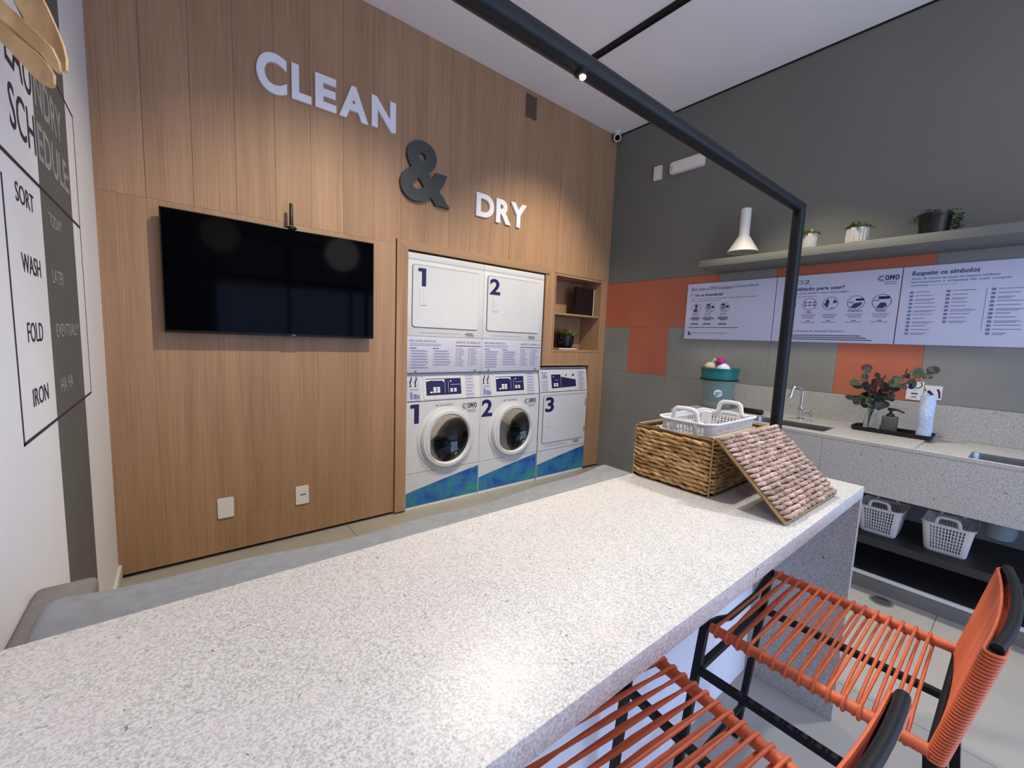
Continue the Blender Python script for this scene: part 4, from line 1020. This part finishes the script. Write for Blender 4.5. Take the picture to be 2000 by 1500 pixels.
twigs = [curve((0.005, 0.018, 0.012), (0.0, 0.010, 0.14), (-0.01, 0.06, 0.36)), curve((0.0, 0.016, 0.03), (-0.01, 0.00, 0.24), (-0.02, -0.25, 0.395)),
         curve((0.0, 0.012, 0.06), (-0.02, 0.00, 0.21), (-0.03, -0.12, 0.30)), curve((-0.005, 0.01, 0.15), (-0.01, 0.02, 0.20), (-0.02, 0.11, 0.17)),
         curve((0.0, 0.01, 0.12), (0.02, -0.02, 0.26), (0.03, -0.14, 0.36)), curve((0.0, 0.01, 0.12), (-0.01, 0.03, 0.26), (-0.01, 0.09, 0.28)),
         curve((0.0, 0.012, 0.08), (-0.03, -0.0, 0.20), (-0.05, -0.02, 0.33)), curve((0, 0.01, 0.14), (-0.02, 0.0, 0.22), (-0.04, -0.07, 0.25))]
b = nbm()
for p in twigs: tube(b, p, 0.0022, 6)
obj('stem', b, M_stem, t)
for k, p in enumerate(twigs):
    for i in range(3 if k else 4, len(p)):
        for s in range(3 if k == 1 and i > 5 else 2):
            if random.random() < 0.04: continue
            b = nbm(); d = rnd_dir(-0.7, 0.8); d.x -= 0.5
            r = random.uniform(0.018, 0.031); c = p[i] + d.normalized() * r * 1.1
            nrm = (rnd_dir(-.5, 1) + Vector((-0.9, -0.3, 0.2))).normalized(); u, v = frame_of(nrm)
            cen = b.verts.new(c - nrm * r * .12); ring = [b.verts.new(c + (u * cos(2 * pi * j / 10) + v * sin(2 * pi * j / 10) * .85) * r) for j in range(10)]
            for j in range(10): b.faces.new((cen, ring[j], ring[(j + 1) % 10]))
            obj('leaf', b, M_leaf1 if random.random() < .8 else M_leafr, t, fix=False)
t = thing('soap_dispenser', 'square dark grey soap dispenser with a black pump on the tray', 'soap dispenser', (3.640, -2.432, TZ))
b = nbm(); box(b, -0.034, 0.034, -0.034, 0.034, 0, 0.102, bev=0.006, seg=3); obj('body', b, M_concrete, t)
b = nbm(); lathe(b, [(0.018, 0.102), (0.020, 0.106), (0.014, 0.118), (0.007, 0.120), (0.007, 0.135), (0.016, 0.137), (0.016, 0.152), (0, 0.153)], n=20); tube(b, [(0, 0, 0.147), (-0.01, -0.030, 0.146), (-0.022, -0.062, 0.135)], 0.006, 10, rr=[0.008, 0.006, 0.005]); obj('pump', b, M_bezel, t)
t = thing('paper_towel_roll', 'tall roll of blue dotted wipes standing at the tray end', 'roll', (3.655, -2.582, TZ))
b = nbm(); k = 40; hh = 0.250
rings = []
for i in range(26):
    z = hh * i / 25; r = 0.0335 + 0.0012 * ((i % 2) * 2 - 1) * (0.6) - (0.002 if i in (0, 25) else 0); x = 0.004 * sin(i * .35)
    rings.append([b.verts.new((x + r * cos(2 * pi * j / k), r * sin(2 * pi * j / k), z)) for j in range(k)])
for a, c in zip(rings, rings[1:]):
    for j in range(k): b.faces.new((a[j], a[(j + 1) % k], c[(j + 1) % k], c[j]))
b.faces.new(rings[0][::-1]); b.faces.new(rings[-1]); obj('towels', b, M_roll, t, ang=60)
b = nbm(); lathe(b, [(0.014, hh + .0008), (0.0, hh + .0012)], n=20); obj('core', b, M_strawin, t)

# lower shelf, plinth, drain
b = nbm(); box(b, 3.372, W - .001, -4.6, YL, 0.272, 0.318, bev=0.001, seg=1)
tag(obj('under_shelf', b, M_shelfdk, smooth=False), 'long dark shelf under the stone counter', 'shelf')
t = thing('counter_plinth', 'low grey plinth with a white edge strip under the counter', 'plinth', (0, 0, 0))
b = nbm(); box(b, 3.394, W - .001, -4.6, YL, 0.0, 0.084); obj('body', b, M_curb, t, smooth=False)
b = nbm(); box(b, 3.390, 3.404, -4.6, YL, 0.080, 0.100, bev=0.001, seg=1); obj('edge_strip', b, M_whitepl, t, smooth=False)['label'] = 'white edge strip'
b = nbm(); box(b, 3.404, W - .001, -4.6, YL, 0.084, 0.092); obj('top_shade', b, M_shelfdk, t, smooth=False)  # dark sheet, the shade on the plinth top is put into its colour
t = thing('floor_drain', 'round slotted metal floor drain in front of the plinth', 'floor drain', (3.305, -2.552, 0.0))
b = nbm(); lathe(b, [(0.052, 0.0005), (0.052, 0.003), (0.046, 0.0035), (0.0, 0.0035)], n=36); obj('plate', b, M_stripe, t)
b = nbm()
for k in range(9):
    x = -0.036 + k * 0.009; hw = math.sqrt(max(0, 0.042 ** 2 - x * x)); box(b, x - .0022, x + .0022, -hw, hw, 0.0034, 0.0040)
obj('slots', b, M_black, t, smooth=False)

# ================================================================== STONE BAR TABLE
TT = 0.905
t = thing('bar_table', 'long pale speckled granite bar table with a waterfall end', 'table', (0, 0, 0))
b = nbm(); box(b, 0.012, 2.167, -2.613, -2.070, TT - 0.040, TT, bev=0.0016, seg=2); obj('table_top', b, M_table, t)
b = nbm(); box(b, 2.146, 2.167, -2.612, -2.071, 0.0, TT - 0.0405, bev=0.001, seg=1); obj('end_panel', b, M_counter, t, smooth=False)
b = nbm(); box(b, 0.012, 2.145, -2.303, -2.203, 0.0, TT - 0.0405); obj('base_wall', b, M_white_wall, t, smooth=False)['label'] = 'white painted base wall'

# ================================================================== SOFA
t = thing('sofa', 'grey upholstered sofa tucked behind the granite bar table', 'sofa', (0, 0, 0))
def cushion(x0, x1, y0, y1, z0, z1, bev, sag=0.0, nx=18, bulge=0.0):
    b = nbm(); box(b, x0, x1, y0, y1, z0, z1)
    es = [e for e in b.edges if abs(e.verts[0].co.x - e.verts[1].co.x) > 1e-5]
    bmesh.ops.subdivide_edges(b, edges=es, cuts=nx, use_grid_fill=True)
    es = [e for e in b.edges if abs(e.verts[0].co.y - e.verts[1].co.y) > 1e-5 or abs(e.verts[0].co.z - e.verts[1].co.z) > 1e-5]
    for v in b.verts:
        s = (v.co.x - x0) / (x1 - x0)
        if v.co.z > (z0 + z1) / 2: v.co.z -= sag * max(0.0, sin(pi * s)) ** 0.8 + 0.004 * sin(s * 23)
        e_ = 1 - abs(2 * s - 1) ** 6
        v.co.y += (1 if v.co.y > (y0 + y1) / 2 else -1) * bulge * e_
    be = [e for e in b.edges if len(e.link_faces) == 2 and e.calc_face_angle(0) > 0.8]
    bmesh.ops.bevel(b, geom=be, offset=bev, segments=5, affect='EDGES', profile=0.5)
    return b
obj('back_cushion', cushion(0.072, 1.690, -2.050, -1.838, 0.46, 0.868, 0.034, 0.034), M_sofa, t)['label'] = 'long soft grey back cushion'
b = nbm(); box(b, 0.115, 1.80, -2.05, -1.25, 0.16, 0.30, bev=0.02, seg=3); obj('base', b, M_sofa_shaded, t)
obj('seat_cushion', cushion(0.12, 1.78, -1.845, -1.235, 0.30, 0.43, 0.04, 0.01), M_sofa, t)
b = nbm(); box(b, 0.003, 0.112, -2.05, -1.525, 0.06, 0.742, bev=0.014, seg=3); obj('arm', b, M_sofa_shaded, t)
for x in (0.20, 1.70):
    for y in (-1.98, -1.32):
        b = nbm(); lathe(b, [(0.018, 0.0), (0.022, 0.16)], (x, y, 0), n=14); obj('leg', b, M_blackmetal, t)

# ================================================================== WOVEN BOX, LID, WHITE BASKETS
def strands(bm, O, U, V, N, LU, LV, rows, seg, thick, tilt=0.28, skip=None):
    """rows of overlapping spindle strands on the plane O + u U + v V, bulging along N"""
    U, V, N = Vector(U), Vector(V), Vector(N); rh = LV / rows
    for r in range(rows):
        u = -random.random() * seg * 0.6
        while u < LU:
            L_ = seg * random.uniform(0.8, 1.35); u0, u1 = max(0.0, u), min(LU, u + L_)
            u += L_ * random.uniform(0.52, 0.68)
            if u1 - u0 < 0.010: continue
            tl = rh * random.uniform(0.35, 0.95)
            jit = random.uniform(-.15, .25)
            v0 = (r + 0.5) * rh + random.uniform(-.1, .1) * rh
            ring = []
            for i in range(6):
                s = i / 5; q = (0.30, 0.80, 1.0, 1.0, 0.78, 0.28)[i]
                c = O + U * (u0 + (u1 - u0) * s) + V * min(LV - rh * .3, max(rh * .3, v0 + tl * (0.5 - s))) + N * (thick * (0.1 + 0.75 * sin(pi * s) + jit))
                ring.append([bm.verts.new(c + (V * cos(a) * rh * 0.44 + N * sin(a) * thick * 0.75) * q) for a in (2 * pi * j / 6 for j in range(6))])
            for a, c in zip(ring, ring[1:]):
                for j in range(6): bm.faces.new((a[j], a[(j + 1) % 6], c[(j + 1) % 6], c[j]))
            bm.faces.new(ring[0][::-1]); bm.faces.new(ring[-1])
BX0, BX1, BY0, BY1, BH = 1.566, 2.000, -2.350, -2.074, 0.180
t = thing('woven_box', 'rectangular straw coloured woven box on the granite table', 'basket', (0, 0, TT))
b = nbm(); wth = 0.010
box(b, BX0, BX0 + wth, BY0, BY1, 0.002, BH); box(b, BX1 - wth, BX1, BY0, BY1, 0.002, BH); box(b, BX0 + wth, BX1 - wth, BY0, BY0 + wth, 0.002, BH); box(b, BX0 + wth, BX1 - wth, BY1 - wth, BY1, 0.002, BH); box(b, BX0, BX1, BY0, BY1, 0.0, 0.008)
obj('inner_shell', b, M_strawin, t, smooth=False)
b = nbm()
strands(b, Vector((BX0, BY1, 0.006)), (0, -1, 0), (0, 0, 1), (-1, 0, 0), BY1 - BY0, BH - .012, 12, 0.060, 0.0085)
strands(b, Vector((BX0, BY0, 0.006)), (1, 0, 0), (0, 0, 1), (0, -1, 0), BX1 - BX0, BH - .012, 13, 0.062, 0.005)
strands(b, Vector((BX1, BY0, 0.006)), (0, 1, 0), (0, 0, 1), (1, 0, 0), BY1 - BY0, BH - .012, 13, 0.062, 0.006)
strands(b, Vector((BX1, BY1, 0.006)), (-1, 0, 0), (0, 0, 1), (0, 1, 0), BX1 - BX0, BH - .012, 13, 0.062, 0.004)
strands(b, Vector((BX1 - wth, BY1 - wth, 0.02)), (-1, 0, 0), (0, 0, 1), (0, -1, 0), BX1 - BX0 - 2 * wth, BH - .03, 11, 0.062, 0.004)
strands(b, Vector((BX0 + wth, BY1 - wth, 0.02)), (0, -1, 0), (0, 0, 1), (1, 0, 0), BY1 - BY0 - 2 * wth, BH - .03, 11, 0.062, 0.004)
o = obj('woven_strands', b, M_straw, t, ang=60); o['kind'] = 'stuff'
b = nbm(); z = BH + 0.002
tube(b, [(BX0 + .004, BY0 + .004, z), (BX1 - .004, BY0 + .004, z), (BX1 - .004, BY1 - .004, z), (BX0 + .004, BY1 - .004, z)], 0.0065, 8, closed=True)
for x, y in ((BX0, BY0), (BX0, BY1), (BX1, BY0), (BX1, BY1)): tube(b, [(x, y, 0.002), (x, y, z)], 0.003, 8)
obj('rim', b, M_strawrim, t)['label'] = 'pale bound straw rim'

# lid: leans from the table onto the box edge
p0 = Vector((1.538, -2.573, TT + 0.0105)); p1 = Vector((1.528, -2.374, TT + 0.196)); pr_ = Vector((1.953, -2.581, TT + 0.0105))
LV_ = (p1 - p0).normalized(); LU_ = (pr_ - p0); LUl = LU_.length; LU_.normalize(); LN_ = LU_.cross(LV_).normalized(); LV_ = LN_.cross(LU_).normalized()
LL = (p1 - p0).length
t = thing('box_lid', 'brown woven lid leaning from the table onto the straw box', 'lid', tuple(p0))
Ml = Matrix(((LU_.x, LV_.x, LN_.x, 0), (LU_.y, LV_.y, LN_.y, 0), (LU_.z, LV_.z, LN_.z, 0), (0, 0, 0, 1)))
b = nbm(); box(b, 0.0, LUl, 0.0, LL, -0.010, 0.003, Ml); obj('backing', b, M_strawin, t, smooth=False)
b = nbm(); strands(b, Vector((0, 0, 0)), LU_, LV_, LN_, LUl, LL, 19, 0.052, 0.0085, 0.3)
o = obj('woven_strands', b, M_strawlid, t, ang=60); o['kind'] = 'stuff'
b = nbm(); q = [Ml @ Vector(p) for p in ((0, 0.0, -0.003), (LUl, 0.0, -0.003), (LUl, LL, -0.003), (0, LL, -0.003))]
tube(b, q, 0.0050, 8, closed=True); obj('rim', b, M_strawrim, t)['label'] = 'pale bound straw edge'

def basket_mesh():
    """open tapered plastic basket, grid of square holes, flared rim, base; x long, y short"""
    Hh = 0.160; nlong, nshort, nrow = 17, 11, 7
    lx, ly = 0.168, 0.098
    def scale(z): f = z / Hh; return 0.80 + 0.20 * f
    def side_cuts(n, half, cornr):
        c = []; L = 2 * (half - cornr); p = L / n
        for i in range(n): c += [(-half + cornr + p * i + p * 0.20, 'b'), (-half + cornr + p * i + p * 0.80, 'h')]
        return [(x, k) for x, k in c] + [(half - cornr, 'b')]
    cr_ = 0.028
    per = []           # (x, y, kind of the span that ends here)
    def corner(cx, cy, a0):
        for i in range(1, 5): a = a0 + pi / 2 * i / 4; per.append((cx + cr_ * cos(a), cy + cr_ * sin(a), 'b'))
    for x, k in side_cuts(nlong, lx, cr_): per.append((x, -ly, k))
    corner(lx - cr_, -ly + cr_, -pi / 2)
    for y, k in side_cuts(nshort, ly, cr_): per.append((lx, y, k))
    corner(lx - cr_, ly - cr_, 0)
    for x, k in side_cuts(nlong, lx, cr_): per.append((-x, ly, k))
    corner(-lx + cr_, ly - cr_, pi / 2)
    for y, k in side_cuts(nshort, ly, cr_): per.append((-lx, -y, k))
    corner(-lx + cr_, -ly + cr_, pi)
    z0, z1 = 0.022, 0.152; ph = (z1 - z0) / nrow
    levels = [(0.0, 'b', 0.93), (0.010, 'b', 1.0), (z0, 'b', 1.0)]
    for i in range(nrow): levels += [(z0 + ph * (i + 0.80), 'h', 1.0), (z0 + ph * (i + 1), 'b', 1.0)]
    levels += [(Hh, 'b', 1.03)]
    bm = bmesh.new(); rings = []
    for z, k, s in levels:
        f = scale(z) * s; ring = []
        for x, y, _ in per:
            dip = 0.0
            if z > 0.14:
                dip = 0.010 * ((abs(x) / lx) ** 6 * (abs(y) / ly) ** 6)
            ring.append(bm.verts.new((x * f, y * f, z + dip)))
        rings.append(ring)
    n = len(per)
    for i in range(len(levels) - 1):
        for j in range(n):
            if levels[i + 1][1] == 'h' and per[(j + 1) % n][2] == 'h': continue
            bm.faces.new((rings[i][j], rings[i][(j + 1) % n], rings[i + 1][(j + 1) % n], rings[i + 1][j]))
    bm.faces.new(rings[0][::-1])
    me = bpy.data.meshes.new('basket_body'); bm.to_mesh(me); bm.free(); me.materials.append(M_whitepl)
    return me
BASKET = basket_mesh()
HBM = {}
def handle_mesh(sx):
    b = nbm(); f = 1.0; x = sx * 0.1655
    pts = []
    for y, z in ((-0.066, 0.157), (-0.050, 0.160), (-0.044, 0.168), (-0.041, 0.188), (-0.037, 0.197), (-0.028, 0.203), (0.0, 0.205), (0.028, 0.203), (0.037, 0.197), (0.041, 0.188), (0.044, 0.168), (0.050, 0.160), (0.066, 0.157)):
        pts.append((x + sx * (z - 0.15) * 0.06, y, z))
    tube(b, pts, 0.0078, 8)
    return b
H1 = obj('handle', handle_mesh(-1), M_whitepl); H2 = obj('handle', handle_mesh(1), M_whitepl)
H1m, H2m = H1.data, H2.data
bpy.data.objects.remove(H1); bpy.data.objects.remove(H2)
def rim_mesh():
    b = nbm(); pts = [(p[0], p[1], 0.160 + 0.010 * ((abs(p[0]) / .173) ** 6 * (abs(p[1]) / .101) ** 6)) for p in rrect(-0.173, 0.173, -0.101, 0.101, 0.029, 5)]
    tube(b, pts, 0.0042, 8, closed=True); return b
_r = obj('rim', rim_mesh(), M_whitepl); RIMm = _r.data; bpy.data.objects.remove(_r)
def white_basket(label, loc, rz, dx=1.0):
    t = thing('laundry_basket', label, 'basket', loc, rz, group='white plastic laundry baskets')
    o = inst('body', BASKET, t); md = o.modifiers.new('thickness', 'SOLIDIFY'); md.thickness = 0.003; md.offset = 0
    inst('rim', RIMm, t); inst('handle', H1m, t); inst('handle', H2m, t)
    t.scale = (dx, 1, 1); return t
white_basket('white plastic basket standing in the straw box, under another one', (1.800, -2.218, TT + 0.010), 0.0)
white_basket('white plastic basket nested on top of another in the straw box', (1.798, -2.218, TT + 0.052), 0.0)
white_basket('white plastic basket under the counter, half hidden half hidden by the table end', (3.545, -2.470, 0.3185), 0.0, 0.66)
white_basket('white plastic basket under the counter beside the drain pipe', (3.545, -2.748, 0.3185), 0.0, 0.66)

# ================================================================== BAR STOOLS
def lerp(a, b, s): return a + (b - a) * s
def make_stool():
    """origin on the floor under the middle of the seat; front is +y"""
    t = thing('bar_stool', 'orange cord bar stool with black frame, farther from the viewer', 'stool', (0, 0, 0), group='orange cord bar stools')
    hx = 0.218; yf, yr = 0.21, -0.21; zs = 0.642; q = 0.010
    b = nbm()
    for s in (-1, 1): tube(b, [(s * hx, yf, zs), (s * hx, yr, zs)], 0.009, 10)
    tube(b, [(-hx, yf, zs), (-hx + .07, yf - .002, zs - .012), (-hx + .13, yf - .004, zs - .030), (hx - .13, yf - .004, zs - .030), (hx - .07, yf - .002, zs - .012), (hx, yf, zs)], 0.009, 10)
    tube(b, [(-hx, yr - .004, zs - .012), (hx, yr - .004, zs - .012)], 0.008, 10)
    obj('seat_frame', b, M_blackmetal, t)
    for s in (-1, 1):
        b = nbm(); tube(b, [(s * hx, yf + .002, zs + .008), (s * (hx + .002), yf + .055, 0.0)], 0.0095, 4, sq=True); obj('leg', b, M_blackmetal, t, smooth=False)
    for s in (-1, 1):
        b = nbm(); tube(b, [(s * hx, yr - .062, 0.0), (s * hx, yr - .004, zs - .004)], 0.0095, 4, sq=True); obj('leg', b, M_blackmetal, t, smooth=False)
    b = nbm()
    yF = yf + .055 * (1 - .507 / zs); yR = yr - .062 + .058 * (.507 / zs)
    tube(b, [(-hx, yF, .507), (hx, yF, .507)], 0.008, 4, sq=True); tube(b, [(-hx, yR, .507), (hx, yR, .507)], 0.008, 4, sq=True)
    for s in (-1, 1): tube(b, [(s * hx, yF, .507), (s * hx, yR, .507)], 0.0085, 4, sq=True)
    obj('stretcher', b, M_blackmetal, t, smooth=False)
    b = nbm(); yF2 = yf + .055 * (1 - .130 / zs); tube(b, [(-hx, yF2, .130), (hx, yF2, .130)], 0.009, 10); obj('foot_rest', b, M_blackmetal, t)
    # back posts and bowed top rail
    def post(s, z):  # lean
        f = (z - zs) / (0.885 - zs); return Vector((s * (hx + .002), yr - .013 - .046 * f, z))
    for s in (-1, 1):
        b = nbm(); tube(b, [post(s, zs - .02), post(s, 0.880)], 0.0095, 10); obj('back_post', b, M_blackmetal, t)
    b = nbm(); pts = []
    for i in range(13):
        u = -1 + 2 * i / 12; pts.append((u * (hx + .002), yr - .059 - .018 * (1 - u * u), 0.884))
    tube(b, pts, 0.0092, 12); obj('top_rail', b, M_blackmetal, t)
    # cord sleeves on the side rails
    for s in (-1, 1):
        b = nbm(); n = 128; tube(b, [(s * hx, yf - .012 - (yf - yr - .008) * i / n, zs) for i in range(n + 1)], 0.0125, 10, rr=[0.0122 + 0.0010 * (i % 2) for i in range(n + 1)]); obj('rail_wrap', b, M_orange, t, ang=80)
    # seat cords: one loop each, upper strand straight, lower strand slanting to the next place
    n = 14; st = (yf - yr - 0.05) / n
    b = nbm(); r1 = 0.0150
    top = [(-hx, 0, r1), (-hx * .5, 0, r1 - .003), (0, 0, r1 - .005), (hx * .5, 0, r1 - .003), (hx, 0, r1)]
    rgt = [(hx + r1 * sin(pi * k / 6), 0, r1 * cos(pi * k / 6)) for k in range(1, 6)]
    bot = [(lerp(hx, -hx, s), lerp(-st * .30, -st * .60, s), -r1 + .014 * sin(pi * s)) for s in (0, .12, .25, .45, .75, 1)]
    tube(b, top + rgt + bot, 0.0036, 7); o = obj('seat_cord', b, M_orange, t); cme = o.data
    o.location = (0, yf - .03, zs)
    for i in range(1, n): inst('seat_cord', cme, t, (0, yf - .03 - st * i, zs))
    b = nbm()
    left = [(-hx - r1 * sin(pi * k / 6), 0, r1 * cos(pi * k / 6)) for k in range(0, 7)]
    tube(b, left, 0.0036, 7); o = obj('cord_turn', b, M_orange, t); lme = o.data; o.location = (0, yf - .03, zs)
    for i in range(1, n): inst('cord_turn', lme, t, (0, yf - .03 - st * i, zs))
    # back cords: flat loops round both posts
    n = 36; b = nbm(); pts = []
    ra = 0.0125
    for k in range(9): a = -pi / 2 + pi * k / 8; pts.append((hx + .001 + ra * cos(a), ra * sin(a), 0))
    for k in range(1, 8): u = 1 - 2 * k / 8; pts.append((u * hx, ra - .012 * (1 - u * u), 0))
    for k in range(9): a = pi / 2 + pi * k / 8; pts.append((-hx + ra * cos(a), ra * sin(a), 0))
    for k in range(1, 8): u = -1 + 2 * k / 8; pts.append((u * hx, -ra - .003 * (1 - u * u), 0))
    tube(b, pts, 0.0031, 6, closed=True); o = obj('back_cord', b, M_orange, t); bme = o.data
    for i in range(n):
        z = 0.634 + (0.876 - 0.634) * i / (n - 1); p = post(0, z)
        if i == 0: o.location = (0, p.y, z)
        else: inst('back_cord', bme, t, (0, p.y, z))
    return t
st1 = make_stool(); st1.location = (1.572, -2.684, 0.0)
st2 = copy_tree(st1); st2['label'] = 'orange cord bar stool nearest the viewer, cut off by the picture edge'
st2.location = (0.901, -2.580, 0.0); st2.rotation_euler = (0, 0, R(-7.0))

# ================================================================== BLACK LIGHT FRAME AND CEILING TRACK
t = thing('light_frame', 'black tubular light frame rising from the table and running overhead', 'light frame', (0, 0, 0))
PX, PY, PZ, PR = 2.095, -2.339, 1.898, 0.0205
b = nbm(); tube(b, [(0.002, PY, PZ), (PX, PY, PZ), (PX, PY, 1.0), (PX, PY, TT + .001)], PR, 20); obj('tube_frame', b, M_blackmetal, t, ang=50)
b = nbm(); lathe(b, [(0.045, 0.0005), (0.045, 0.006), (0.021, 0.008)], (PX, PY, TT), n=28); obj('base_flange', b, M_blackmetal, t)
sp = Vector((0.905, PY - .004, PZ - PR))
b = nbm(); lathe(b, [(0.013, 0.012), (0.013, -0.001), (0.010, -0.003)], tuple(sp), n=20); s_ = obj('spotlight', b, M_blackmetal, t)
b = nbm(); bmesh.ops.create_uvsphere(b, u_segments=16, v_segments=8, radius=0.0062, matrix=Matrix.Translation(sp + Vector((0.003, -0.002, -0.003)))); obj('led', b, M_led, s_)['label'] = 'glowing LED lens'
spot('frame_led', tuple(sp + Vector((0.004, -.002, -0.03))), (1.0, -2.36, 0.9), 5, NEUT, 110, 0.9, 0.015)

t = thing('ceiling_track', 'slim black lighting track running along the white ceiling', 'track', (2.79, 0, H))
b = nbm(); box(b, -0.0175, 0.0175, -4.6, -0.55, -0.032, 0.0, bev=0.001, seg=1); obj('rail', b, M_blackmetal, t, smooth=False)

# ================================================================== TAN VENEER PENDANT AT THE LEFT EDGE
t = thing('pendant_lamp', 'tan wood veneer pendant lamp with drooping blades at the left edge', 'lamp', (0.03, -2.05, 1.95))
def ray(u, v, d):
    q = cr * ((u - 1000) / 815.405) + cd * ((v - 750) / 815.405) + cf
    return Vector(CAM) + q * d - Vector((0.03, -2.05, 1.95))
def blade(pix, widths, d0, d1, lit=False):
    b = nbm(); n = len(pix); rows = []
    P = [ray(p[0], p[1], lerp(d0, d1, i / (n - 1))) for i, p in enumerate(pix)]
    view = cf
    for i in range(n):
        d = (P[min(i + 1, n - 1)] - P[max(i - 1, 0)]).normalized(); s = d.cross(view).normalized(); nn = s.cross(d)
        row = []
        for k in range(7):
            a = -1 + 2 * k / 6; row.append(P[i] + s * (widths[i] / 2 * a) + nn * (widths[i] * 0.16 * (1 - a * a)))
        rows.append(row)
    th = 0.004
    for sg in (1, -1):
        vs = [[b.verts.new(p + view * th * sg / 2) for p in r] for r in rows]
        for a, c in zip(vs, vs[1:]):
            for k in range(6): b.faces.new((a[k], a[k + 1], c[k + 1], c[k]))
        if sg == 1: up = vs
    lo = vs
    for i in range(n - 1):
        for k in (0, 6): b.faces.new((up[i][k], up[i + 1][k], lo[i + 1][k], lo[i][k]))
    for i in (0, n - 1):
        for k in range(6): b.faces.new((up[i][k], up[i][k + 1], lo[i][k + 1], lo[i][k]))
    obj('blade', b, M_tan, t)
S_ = 0.62 / 815
blade([(20, -70), (46, -20), (72, 28), (92, 66), (110, 98), (121, 122), (128, 140)], [52 * S_, 54 * S_, 52 * S_, 46 * S_, 36 * S_, 24 * S_, 7 * S_], 0.66, 0.64)
blade([(-50, -40), (-10, 6), (30, 42), (64, 74), (92, 100), (108, 126), (116, 142)], [28 * S_, 28 * S_, 27 * S_, 25 * S_, 24 * S_, 18 * S_, 6 * S_], 0.60, 0.61)
blade([(-40, 25), (-5, 56), (26, 84), (56, 112), (80, 138), (95, 156), (103, 168)], [26 * S_, 26 * S_, 30 * S_, 36 * S_, 36 * S_, 30 * S_, 10 * S_], 0.63, 0.62)
blade([(-50, -20), (-15, 14), (15, 45), (45, 76), (70, 100), (88, 122), (98, 140)], [20 * S_, 20 * S_, 20 * S_, 24 * S_, 24 * S_, 18 * S_, 6 * S_], 0.64, 0.635)
b = nbm(); lathe(b, [(0.02, 0.06), (0.035, 0.04), (0.035, 0.0), (0.02, -0.02)], (-0.0, -0.02, 0.02), n=20); obj('lamp_holder', b, M_tan, t)
b = nbm(); tube(b, [(0, -0.02, 0.075), (0, -0.02, H - 1.95)], 0.003, 8); obj('cord', b, M_bezel, t)
